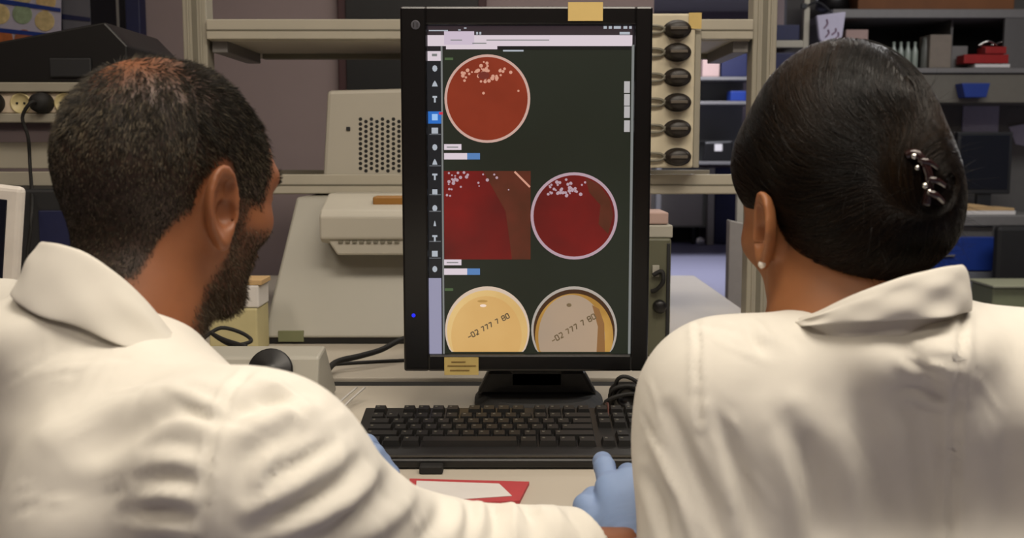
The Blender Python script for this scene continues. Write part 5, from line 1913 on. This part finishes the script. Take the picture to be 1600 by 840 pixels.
folds_m = folds_m + small_wrinkles([(0, 520, 300, 840, 22, -25, 25, 1.1), (340, 600, 560, 820, 16, -35, 22, 1.6), (560, 740, 920, 840, 14, 65, 18, 1.8), (395, 590, 500, 650, 4, 30, 12, 2.2)])
Vc = fold(Vc, Nc, [(a_, b_, c_ * 0.7) for a_, b_, c_ in folds_m], seams_m)
me = np_mesh('lab_coat', Vc, Qc)
me.materials.append(M_coat)
coat = link_mesh('lab_coat', me, man, smooth=True)


def collar(name, cen, right, fwd, R0, ztop, drop, flare, parent, m, wob=1.0, span=(0.0, 1.0), stand=0.0, lean=(0, 0), nn=96):
    """turned-down collar around the neck. ztop(t), drop(t), flare(t): functions of the angle t (0 = right, pi/2 = front)"""
    prof_n = 14
    V, Q = [], []
    T = np.linspace(0, 2 * math.pi, nn, endpoint=False)
    for i, t in enumerate(T):
        zt, dr, fl = ztop(t), drop(t), flare(t)
        e = right * math.cos(t) + fwd * math.sin(t)
        r0 = R0(t) if callable(R0) else R0
        w = wob * 0.0012 * (math.sin(5 * t + 1) + math.sin(9 * t))
        pr = [(-0.003, -0.05), (-0.002, -0.025), (-0.001, -0.006), (0.0015, 0.0), (0.0045, -0.0008), (0.0075, -0.006),
              (0.0075 + fl * 0.35 + w, -dr * 0.35), (0.0075 + fl * 0.7 - w, -dr * 0.7), (0.0075 + fl + w, -dr), (0.0055 + fl + w, -dr - 0.0012),
              (0.003 + fl * 0.8, -dr * 0.85), (0.003 + fl * 0.4, -dr * 0.5), (0.0028, -0.02), (0.001, -0.05)]
        c = cen + V3(lean[0], lean[1], 0) * (zt - cen[2])
        for a, h in pr:
            V.append(c + e * (r0 + a) + V3(0, 0, zt - cen[2] + h))
    for i in range(nn):
        j = (i + 1) % nn
        for k in range(prof_n):
            k2 = (k + 1) % prof_n
            Q.append((i * prof_n + k, i * prof_n + k2, j * prof_n + k2, j * prof_n + k))
    V, Q = np.array(V, float), np.array(Q)
    me = np_mesh(name, V, Q[:, ::-1])
    me.materials.append(m)
    o = link_mesh(name, me, parent, smooth=True)
    md = o.modifiers.new('sub', 'SUBSURF')
    md.levels = md.render_levels = 2
    return o




def table(tab):
    a = np.array(tab, float)
    A = np.concatenate([a[-1:] - [[360, 0]], a, a[:1] + [[360, 0]]])
    def f(t):
        x = math.degrees(t) % 360
        return float(sum(np.interp(x + k, A[:, 0], A[:, 1]) for k in (-8, -4, 0, 4, 8)) / 5)
    return f


RCM = 0.062
_ym = table([(0, 590), (45, 600), (90, 590), (135, 475), (160, 425), (180, 400), (195, 384), (206, 375), (240, 378), (263, 391), (288, 436), (306, 484), (318, 524), (335, 560)])
_dm = table([(0, 0.018), (60, 0.045), (120, 0.045), (180, 0.036), (215, 0.040), (245, 0.052), (285, 0.050), (302, 0.036), (315, 0.018), (340, 0.014)])
_fm = table([(0, 0.006), (90, 0.02), (180, 0.014), (230, 0.022), (280, 0.020), (320, 0.012)])


def zt_m(t):
    return PZ(_ym(t), ccm[1] + RCM * math.sin(t))


collar('collar', ccm, V3(1, 0, 0), V3(0, 1, 0), RCM, zt_m, _dm, _fm, coat, M_coat)


def gloves(fld, frame, parent, box, label=None):
    xs, ys, zs = box
    W, r, f, u = frame

    def g(p):
        d = fld(p)
        # cuff of the glove over the wrist, cut square
        d = smin(d, rce(p, W - f * 0.035, W + f * 0.01, 0.033, 0.031, u, 0.80), 0.006)
        d = smin(d, rce(p, W - f * 0.030, W - f * 0.028, 0.0355, 0.0355, u, 0.80), 0.002)
        return smax(d, ((W - f * 0.030 - p) @ f.astype(F32)).astype(F32) * 1.0, 0.002)
    V, Q = surface(g, xs, ys, zs)
    V = relax(V, Q, 1, 0.4)
    N = vnormals(V, Q)
    # thin rubber wrinkles near the wrist
    t = (V - W) @ f
    V = V + N * (0.0007 * np.sin(t * 520 + 2 * np.sin(((V - W) @ r) * 60)) * np.clip(1 - np.abs(t + 0.002) / 0.05, 0, 1))[:, None]
    me = np_mesh('glove', V, Q)
    me.materials.append(M_glove)
    return link_mesh('glove', me, parent, smooth=True)


def rng3(c, r, s):
    return tuple(np.arange(c[i] - r, c[i] + r, s) for i in range(3))


gloves(gR, hfR, man, rng3(WRm + V3(0, 0.085, 0), 0.155, 0.0018))
gloves(gL, hfL, man, rng3(WR2 + V3(0.08, 0.01, 0), 0.155, 0.0024))


def legs_field(PEL, d0, r0, pad, feet=False):
    def f(p):
        d = np.full(len(p), 1.0, F32)
        for s in (-1, 1):
            hip = PEL + r0 * 0.09 * s + d0 * 0.06 + V3(0, 0, -0.02)
            kn = hip + d0 * 0.42 + V3(0, 0, 0.02)
            an = kn + d0 * 0.02 + V3(0, 0, -0.42)
            if feet:
                g = rc(p, an + V3(0, 0, -0.025) - d0 * 0.02, an + d0 * 0.15 + V3(0, 0, -0.045), 0.045, 0.034)
                g = smax(g, (-(p[:, 2])).astype(F32), 0.004)
                g = smax(g, (p[:, 2] - an[2] - 0.02).astype(F32), 0.006)
            else:
                g = smin(rc(p, hip, kn, 0.092 + pad, 0.068 + pad), rc(p, kn, an + V3(0, 0, 0.03), 0.066 + pad, 0.056 + pad), 0.03)
            d = smin(d, g, 0.03)
        return d
    return f


def trousers(PEL, d0, r0, parent):
    c = PEL + d0 * 0.3
    for nm, feet, m, st in (('trousers', False, M_trou, 0.010), ('shoes', True, M_shoe, 0.006)):
        z0_, z1_ = (-0.01, 0.16) if feet else (0.03, 0.66)
        V, Q = surface(legs_field(PEL, d0, r0, 0.004, feet), np.arange(c[0] - 0.5, c[0] + 0.5, st), np.arange(c[1] - 0.5, c[1] + 0.5, st), np.arange(z0_, z1_, st))
        me = np_mesh(nm, V, Q)
        me.materials.append(m)
        link_mesh(nm, me, parent, smooth=True)


trousers(PELm, dm, rm, man)


def stool(c, h, label):
    t = thing('laboratory_stool', label, 'stool', (c[0], c[1], 0))
    MB().lathe([(0.001, h - 0.06), (0.15, h - 0.06), (0.17, h - 0.05), (0.175, h - 0.025), (0.165, h - 0.005), (0.001, h)], (c[0], c[1], 0), n=36).build('seat', M_rub, t, True)
    MB().cyl((c[0], c[1], 0.08), (c[0], c[1], h - 0.06), 0.024).build('column', M_chrome, t, True)
    for k in range(5):
        a = k * 2 * math.pi / 5
        MB().tube([(c[0], c[1], 0.09), (c[0] + 0.12 * math.cos(a), c[1] + 0.12 * math.sin(a), 0.075), (c[0] + 0.25 * math.cos(a), c[1] + 0.25 * math.sin(a), 0.05)], 0.014).build('leg', M_rub, t, True)
        MB().cyl((c[0] + 0.25 * math.cos(a), c[1] + 0.25 * math.sin(a) - 0.012, 0.026), (c[0] + 0.25 * math.cos(a), c[1] + 0.25 * math.sin(a) + 0.012, 0.026), 0.026).build('castor', M_rub, t, True)


# ============================ the woman
wy = math.radians(-18)
hw_o = V3(*P(1314, 343, 0.945))
hw_s = 0.98
hw_in, hw_out, hw_R = head_tf(hw_o, wy, math.radians(10), math.radians(-2), hw_s)
ty = math.radians(-6)
dw = V3(math.sin(ty), math.cos(ty), 0)
rw = V3(dw[1], -dw[0], 0)
C7w = V3(*P(1420, 478, 0.85))
SLw = V3(*P(1124, 626, 0.86))
SRw = V3(0.525, 0.850, 0.912)
ELw = V3(0.150, 0.800, 0.66)
WLw = V3(0.315, 1.06, 0.80)
ER2 = V3(0.62, 0.93, 0.70)
WR3 = V3(0.50, 1.12, 0.80)
PELw = V3(C7w[0] + 0.01, 0.74, 0.50)
hfW = hand_frame(WLw, (0.05, 1.0, -0.03), (0.0, 0.05, 1))
clw = [(0.3, 0.4, 0.3)] * 4
wL, _, _ = hand_field(hfW, -1, clw, -0.0005, sc=0.9)
gWL, _, _ = hand_field(hfW, -1, clw, 0.0016, sc=0.9)
hfW2 = hand_frame(WR3, (-0.2, 1.0, -0.03), (0.0, 0.05, 1))
wR, _, _ = hand_field(hfW2, 1, clw, -0.0005, sc=0.9)
gWR, _, _ = hand_field(hfW2, 1, clw, 0.0016, sc=0.9)


def torso_woman(p):
    ch = C7w + dw * 0.08 + V3(0, 0, -0.16)
    d = rc(p, SLw, SRw, 0.042, 0.042)
    for s in (-1, 1):
        d = smin(d, rc(p, ch + rw * 0.06 * s, PELw + rw * 0.06 * s + dw * 0.05, 0.082, 0.105), 0.05)
    return d


def body_woman(p):
    d = head(hw_in(p), True) * hw_s
    nk0 = hw_out(np.array([[0, -0.026, -0.02]]))[0]
    nk1 = hw_out(np.array([[0, 0.004, -0.05]]))[0]
    base = C7w + dw * 0.05 + V3(-0.03, 0, -0.03)
    d = smin(d, rc(p, nk0, base, 0.048, 0.060), 0.03)
    d = smin(d, rc(p, nk1, base + dw * 0.015, 0.044, 0.056), 0.03)
    d = smin(d, torso_woman(p), 0.03)
    for a, b, c, hb in ((SLw, ELw, WLw, wL), (SRw, ER2, WR3, wR)):
        d = smin(d, rc(p, a, b, 0.042, 0.035), 0.03)
        d = smin(d, rc(p, b, c, 0.036, 0.024), 0.015)
        d = smin(d, hb(p), 0.008)
    for s in (-1, 1):
        hip = PELw + rw * 0.09 * s + dw * 0.06 + V3(0, 0, -0.02)
        kn = hip + dw * 0.42 + V3(0, 0, 0.02)
        an = kn + dw * 0.02 + V3(0, 0, -0.42)
        d = smin(d, rc(p, hip, kn, 0.080, 0.054), 0.04)
        d = smin(d, rc(p, kn, an, 0.052, 0.034), 0.02)
        d = smin(d, rc(p, an, an + dw * 0.12 + V3(0, 0, -0.035), 0.034, 0.024), 0.02)
    return d


ho = hw_o
bx = grade(0.02, 0.80, [(ho[0] - 0.12, ho[0] + 0.10, 0.003)])
by = grade(0.55, 1.55, [(ho[1] - 0.12, ho[1] + 0.13, 0.003)])
bz = grade(-0.01, 1.30, [(ho[2] - 0.14, ho[2] + 0.16, 0.003)])
Vw, Qw = surface(body_woman, bx, by, bz)
Vw = relax(Vw, Qw, 1, 0.4)
qw = hw_in(Vw.astype(F32)).astype(float)
browW = np.exp(-(((np.abs(qw[:, 0]) - 0.032) / 0.016) ** 4) - ((qw[:, 2] - 0.036) / 0.004) ** 2) * (qw[:, 1] > 0.06) * (qw[:, 1] < 0.2)
scalpW = sstep(-0.01, 0.01, qw[:, 2] - np.where(qw[:, 1] > -0.0, 0.03, -0.02)) * (qw[:, 1] < 0.06) * (np.abs(qw[:, 2]) < 0.16) * (np.linalg.norm(qw, axis=1) < 0.16) * (1 - (np.abs(qw[:, 0]) > 0.070) * (np.abs(qw[:, 1]) < 0.045) * (qw[:, 2] < 0.045))
nape = sstep(0.0, 1.0, (-0.045 - qw[:, 1]) / 0.02) * sstep(-0.085, -0.06, qw[:, 2]) * (np.linalg.norm(qw, axis=1) < 0.14)
woman = run_person(Vw, Qw, 'person', 'person with clipped-up dark hair and a pearl earring in a white lab coat', M_skin_w, np.clip(np.maximum.reduce([browW * 0.8, scalpW, nape * 0.0]), 0, 1))
eyes(hw_out, woman, hw_s)

bun_c = hw_in(np.array([P(1414, 300, 0.862)], F32))[0].astype(float)
clip_w = V3(*P(1432, 246, 0.835))
BUN = np.array(bun_c)


def hair_f(q):
    """woman's hair volume in head space"""
    d = ell(q, (-0.009, -0.020, 0.052), (0.0770, 0.104, 0.1060))
    d = smin(d, ell(q, (-0.007, -0.066, 0.004), (0.069, 0.060, 0.064)), 0.03)
    d = smin(d, ell(q, (0, 0.044, 0.058), (0.070, 0.052, 0.050)), 0.03)
    # cut away face and ears and neck
    x, y, z = q[:, 0], q[:, 1], q[:, 2]
    ax = np.abs(x)
    face = ell(q, (0, 0.100, -0.030), (0.080, 0.062, 0.105))
    d = smax(d, -face, 0.010)
    # lower edge: over the ear top, then sweeping down to the nape
    yy = np.clip((0.025 - y) / 0.13, 0, 1)
    low = 0.016 - 0.137 * yy ** 1.05
    d = smax(d, (low - z).astype(F32) * 0.8, 0.012)
    ears = ell(q, (0, 0.008, -0.020), (0.2, 0.017, 0.036))
    d = smax(d, -ears, 0.006)
    # twisted updo
    B_ = BUN
    d = smin(d, ell(q, B_ + np.array([0.004, -0.006, 0.002]), (0.030, 0.028, 0.050)), 0.022)
    d = smin(d, ell(q, B_ + np.array([0.022, 0.004, 0.020]), (0.020, 0.022, 0.024)), 0.010)
    d = smin(d, ell(q, B_ + np.array([0.022, 0.002, -0.026]), (0.018, 0.022, 0.024)), 0.010)
    return d


def hair_field(p):
    return hair_f(hw_in(p)) * hw_s


hx = np.arange(ho[0] - 0.16, ho[0] + 0.17, 0.0028)
hy = np.arange(ho[1] - 0.18, ho[1] + 0.15, 0.0028)
hz = np.arange(ho[2] - 0.14, ho[2] + 0.18, 0.0028)
Vh, Qh = surface(hair_field, hx, hy, hz)
Vh = relax(Vh, Qh, 2, 0.5)


def grad_f(f, p, e=0.0015):
    g = np.stack([f(p + V3(e, 0, 0)) - f(p - V3(e, 0, 0)), f(p + V3(0, e, 0)) - f(p - V3(0, e, 0)), f(p + V3(0, 0, e)) - f(p - V3(0, 0, e))], -1)
    return g / (np.linalg.norm(g, axis=1, keepdims=True) + 1e-9)


def flow_w(q):
    """combing direction in head space towards the clip"""
    t = BUN + np.array([-0.012, -0.03, 0.012]) - q
    dist = np.linalg.norm(t, axis=1, keepdims=True)
    v = t / (dist + 1e-6)
    # hair leaves the parting sideways first, then sweeps back
    x, y, z = q[:, 0], q[:, 1], q[:, 2]
    topw = np.exp(-((z - 0.13) / 0.035) ** 2)[:, None] * sstep(0.04, 0.10, dist[:, 0])[:, None]
    sidev = np.stack([np.where(x < 0.0, -1.0, 0.8), -0.45 * np.ones(len(q)), -0.25 * np.ones(len(q))], -1)
    sag = np.array([[0, 0, -0.30]]) * sstep(0.05, 0.12, dist)
    v = v * (1 - 0.6 * topw) + sidev * topw * 0.7 + sag
    # swirl inside the updo
    near = sstep(0.055, 0.02, dist[:, 0])[:, None]
    sw = np.cross(np.array([0.3, -0.9, 0.1]), q - BUN)
    sw /= np.linalg.norm(sw, axis=1, keepdims=True) + 1e-6
    return v * (1 - near) + sw * near


Nh = vnormals(Vh, Qh)
qv = hw_in(Vh.astype(F32)).astype(float)
# strand relief on the cap itself: grooves that follow the flow (coordinate constant along flow ~ angle around the clip)
rel = qv - (BUN + np.array([-0.012, -0.03, 0.012]))
ang = np.arctan2(rel[:, 2], rel[:, 0] + 0.4 * rel[:, 1])
gro = np.sin(ang * 70 + 3 * np.sin(ang * 9)) * 0.5 + np.sin(ang * 31 + 1)
Vh2 = Vh + Nh * (gro * 0.0005 * np.clip(np.linalg.norm(rel, axis=1) / 0.1, 0, 1))[:, None]
me = np_mesh('hair', Vh2, Qh)
me.materials.append(M_hair_w)
set_attr(me, 'tone', np.zeros(len(Vh2)))
hairw = link_mesh('hair', me, woman, smooth=True)
hairw['label'] = 'dark brown hair swept to the right and clipped up'
NS, KS = 15000, 12
pts, f_ = surf_samples(Vh, Qh, NS, np.ones(len(Vh)))
cur = pts.astype(float)
seed_noise = rng.normal(size=(NS, 3)) * 0.10
path = [cur]
step = rng.uniform(0.0035, 0.0065, NS)[:, None]
lift = rng.uniform(0.0002, 0.0016, NS)
for k in range(KS - 1):
    q = hw_in(cur.astype(F32)).astype(float)
    v = flow_w(q) + seed_noise + 0.12 * np.stack([noise3(q, 60, 31), noise3(q, 60, 32), noise3(q, 60, 33)], -1)
    v = v @ hw_R.T.astype(float)
    g = grad_f(hair_field, cur.astype(F32)).astype(float)
    v -= g * (v * g).sum(1, keepdims=True)
    v /= np.linalg.norm(v, axis=1, keepdims=True) + 1e-6
    cur = cur + v * step
    g = grad_f(hair_field, cur.astype(F32)).astype(float)
    dd = hair_field(cur.astype(F32)).astype(float)
    cur = cur - g * (dd - lift)[:, None]
    path.append(cur)
Ps = np.stack(path, 1)
tw = np.clip(noise3(pts, 45, 41) * 0.35 + rng.normal(size=NS) * 0.12 + 0.18, 0, 1)
st = strands('hair_locks', Ps, rng.uniform(0.00018, 0.00034, NS), M_hair_w, hairw, tw)
# loose short hairs at the updo
nl = 800
q0 = BUN + rng.normal(size=(nl, 3)) * np.array([0.022, 0.018, 0.03])
p0 = hw_out(q0)
g = grad_f(hair_field, p0.astype(F32)).astype(float)
dd = hair_field(p0.astype(F32)).astype(float)
p0 = p0 - g * dd[:, None]
keep = np.abs(hair_field(p0.astype(F32))) < 0.0015
p0, g = p0[keep], g[keep]
p0, g = p0[:300], g[:300]
nl = len(p0)
dv = g * 0.7 + rng.normal(size=(nl, 3)) * 0.6
dv /= np.linalg.norm(dv, axis=1, keepdims=True)
tt = np.linspace(0, 1, 6)[None, :, None]
curl = rng.normal(size=(nl, 1, 3)) * 0.010
Ps = p0[:, None, :] + dv[:, None, :] * 0.012 * tt + curl * tt ** 2
strands('loose_hairs', Ps, 0.0002, M_hair_w, hairw, np.zeros(nl))

# clip, hair pins and earring
clipm = mat('tortoiseshell_clip', (40, 20, 18), 0.15, var=0.3, scale=90, spec=0.8)
cp = MB()


def on_hair(x, y, D0, lift=0.002):
    p = np.array([P(x, y, D0)], F32)
    for _ in range(12):
        dd = hair_field(p)[0] - lift
        if abs(dd) < 2e-4:
            break
        D0 += dd if True else 0
        p = np.array([P(x, y, D0)], F32)
    return Vector(p[0].tolist())


t_pts = [on_hair(1416, 243, 0.80), on_hair(1432, 240, 0.80, 0.005), on_hair(1447, 262, 0.80, 0.006), on_hair(1452, 290, 0.80, 0.004), on_hair(1446, 320, 0.80, 0.001)]
cp.tube(t_pts, 0.0035, 10)
for a_, b_ in (((1436, 250), (1462, 262)), ((1450, 280), (1474, 290)), ((1450, 300), (1472, 315))):
    cp.tube([on_hair(*a_, 0.80, 0.005), on_hair((a_[0] + b_[0]) / 2, (a_[1] + b_[1]) / 2 - 3, 0.80, 0.008), on_hair(*b_, 0.80, 0.001)], 0.0028, 8)
clip_o = cp.build('hair_clip', clipm, woman, True)
for (x, y, r) in ((1428, 244, 0.0026), (1433, 262, 0.0022), (1445, 290, 0.0026), (1452, 299, 0.002)):
    c = on_hair(x, y, 0.80, 0.007)
    MB().lathe([(0.0001, -r), (r * 0.8, -r * 0.6), (r, 0), (r * 0.8, r * 0.6), (0.0001, r)], c, 'Y', 12).build('clip_bead', M_chrome, clip_o, True)
lob = hw_out(np.array([[-0.0915, -0.0085, -0.0355]]))[0]
MB().lathe([(0.0001, -0.0035), (0.0028, -0.002), (0.0035, 0), (0.0028, 0.002), (0.0001, 0.0035)], Vector(lob.tolist()), 'Y', 16).build('earring', mat('pearl', (236, 230, 220), 0.15), woman, True)

# ---- the woman's coat
ccw = V3(*P(1366, 460, 0.865))


def coat_woman(p):
    ch = C7w + dw * 0.085 + V3(0.015, 0, -0.19)
    nb = C7w + dw * 0.055 + V3(0.01, 0, -0.062)
    d = rc(p, nb, SLw + V3(0.012, 0, 0.0), 0.062, 0.060)
    d = smin(d, rc(p, nb + V3(0.02, 0, 0), SRw + V3(0, 0, 0.0), 0.060, 0.060), 0.05)
    for s in (-1, 1):
        d = smin(d, rc(p, ch + rw * 0.105 * s, PELw + rw * 0.08 * s + dw * 0.05, 0.112, 0.125), 0.06)
        d = smin(d, ell(p, C7w + rw * (0.115 * s + 0.0) + dw * 0.03 + V3(0.01, 0, -0.115), (0.10, 0.065, 0.085)), 0.05)
    d = smin(d, rc(p, PELw + dw * 0.05, PELw + dw * 0.33 + V3(0, 0, -0.03), 0.14, 0.115), 0.08)
    d = smin(d, torso_woman(p) - 0.012, 0.02)
    d = smin(d, rc(p, SLw, ELw, 0.058, 0.060), 0.035)
    d = smin(d, rc(p, ELw, WLw - V3(0.0, 0.03, 0), 0.058, 0.040), 0.03)
    d = smin(d, rc(p, SRw, ER2, 0.060, 0.060), 0.035)
    d = smin(d, rc(p, ER2, WR3 - V3(0.0, 0.03, 0), 0.058, 0.040), 0.03)
    d = smin(d, ell(p, (ccw[0] + 0.018, ccw[1] - 0.008, 0.957), (0.076, 0.078, 0.036)), 0.03)
    d = smax(d, -rc(p, ccw + V3(0, 0.004, 0.0), ccw + V3(0, 0.02, 0.12), 0.052, 0.085), 0.006)
    for Wr, El in ((WLw, ELw), (WR3, ER2)):
        a3 = (Wr - El) / np.linalg.norm(Wr - El)
        near = ((p - Wr) ** 2).sum(-1) < 0.09 ** 2
        d = np.where(near, smax(d, ((p - (Wr - a3 * 0.006)) @ a3).astype(F32), 0.004), d)
    return d


cx = grade(0.02, 0.86, [(0.06, 0.50, 0.0042)])
cy = grade(0.50, 1.28, [(0.62, 0.95, 0.0042)])
cz = grade(0.30, 1.10, [(0.74, 1.08, 0.0042)])
Vc2, Qc2 = surface(coat_woman, cx, cy, cz)
Vc2 = relax(Vc2, Qc2, 3, 0.5)
Nc2 = vnormals(Vc2, Qc2)
folds_w = [
    ([(1400, 500), (1425, 560), (1445, 640), (1460, 740), (1470, 840)], 30, -8.0), ([(1420, 530), (1455, 600), (1480, 640)], 12, -3.0),
    ([(1415, 620), (1450, 635), (1495, 632)], 7, 2.5), ([(1400, 560), (1430, 590), (1490, 600)], 8, 2.0),
    ([(1045, 640), (1080, 720), (1110, 790), (1125, 850)], 12, -5.5), ([(1020, 690), (1050, 750), (1070, 800), (1085, 850)], 10, 6.0), ([(1010, 740), (1030, 790), (1045, 850)], 9, -5.0),
    ([(1120, 660), (1160, 750), (1180, 850)], 18, -6.0), ([(1105, 640), (1130, 720), (1150, 790), (1160, 850)], 12, 4.5),
    ([(1190, 640), (1225, 740), (1240, 850)], 20, 5.0), ([(1240, 660), (1275, 750), (1290, 850)], 20, -5.0), ([(1300, 650), (1325, 740), (1335, 850)], 20, 4.0),
    ([(1350, 640), (1385, 740), (1400, 850)], 22, -4.5), ([(1165, 510), (1180, 535), (1195, 550)], 8, -3.0), ([(1180, 505), (1200, 525), (1215, 540)], 7, 2.5),
    ([(1220, 620), (1245, 640), (1260, 690)], 22, 3.5), ([(1560, 560), (1572, 680), (1575, 840)], 22, -4.0)]
seams_w = [([(1088, 500), (1091, 540), (1090, 600), (1094, 660)], 3.4, 2.0), ([(1505, 478), (1500, 540), (1492, 640), (1490, 740), (1488, 850)], 4.5, 3.0), ([(1440, 505), (1480, 500), (1510, 496)], 3, 1.5)]
folds_w = folds_w + small_wrinkles([(1010, 620, 1200, 840, 12, 65, 12, 1.3), (1200, 640, 1480, 840, 12, 75, 14, 0.9), (1400, 520, 1500, 640, 8, 40, 30, 1.6), (1100, 505, 1250, 560, 5, 35, 15, 1.2), (1510, 500, 1600, 800, 6, 80, 15, 1.0)])
Vc2 = fold(Vc2, Nc2, folds_w, seams_w)
me = np_mesh('lab_coat', Vc2, Qc2)
me.materials.append(M_coat)
coatw = link_mesh('lab_coat', me, woman, smooth=True)
RCW = 0.063
_yw = table([(0, 420), (45, 460), (90, 505), (135, 515), (180, 498), (210, 487), (240, 455), (270, 428), (300, 414), (330, 411), (345, 413)])
_dw = table([(0, 0.036), (90, 0.03), (150, 0.012), (180, 0.006), (210, 0.010), (240, 0.022), (270, 0.033), (300, 0.037), (330, 0.037)])


def zt_w(t):
    return PZ(_yw(t), ccw[1] + RCW * math.sin(t))


collar('collar', ccw, V3(1, 0, 0), V3(0, 1, 0), RCW, zt_w, _dw, table([(0, 0.004), (180, 0.002), (270, 0.008)]), coatw, M_coat, wob=1.6)
gloves(gWL, hfW, woman, rng3(WLw + V3(0, 0.085, 0), 0.15, 0.003))
gloves(gWR, hfW2, woman, rng3(WR3 + V3(0, 0.085, 0), 0.15, 0.003))
trousers(PELw, dw, rw, woman)
stool(PELm + dm * 0.05, 0.37, 'round black laboratory stool under the bearded person in the lab coat')
stool(PELw + dw * 0.05, 0.37, 'round black laboratory stool under the person with clipped up hair')
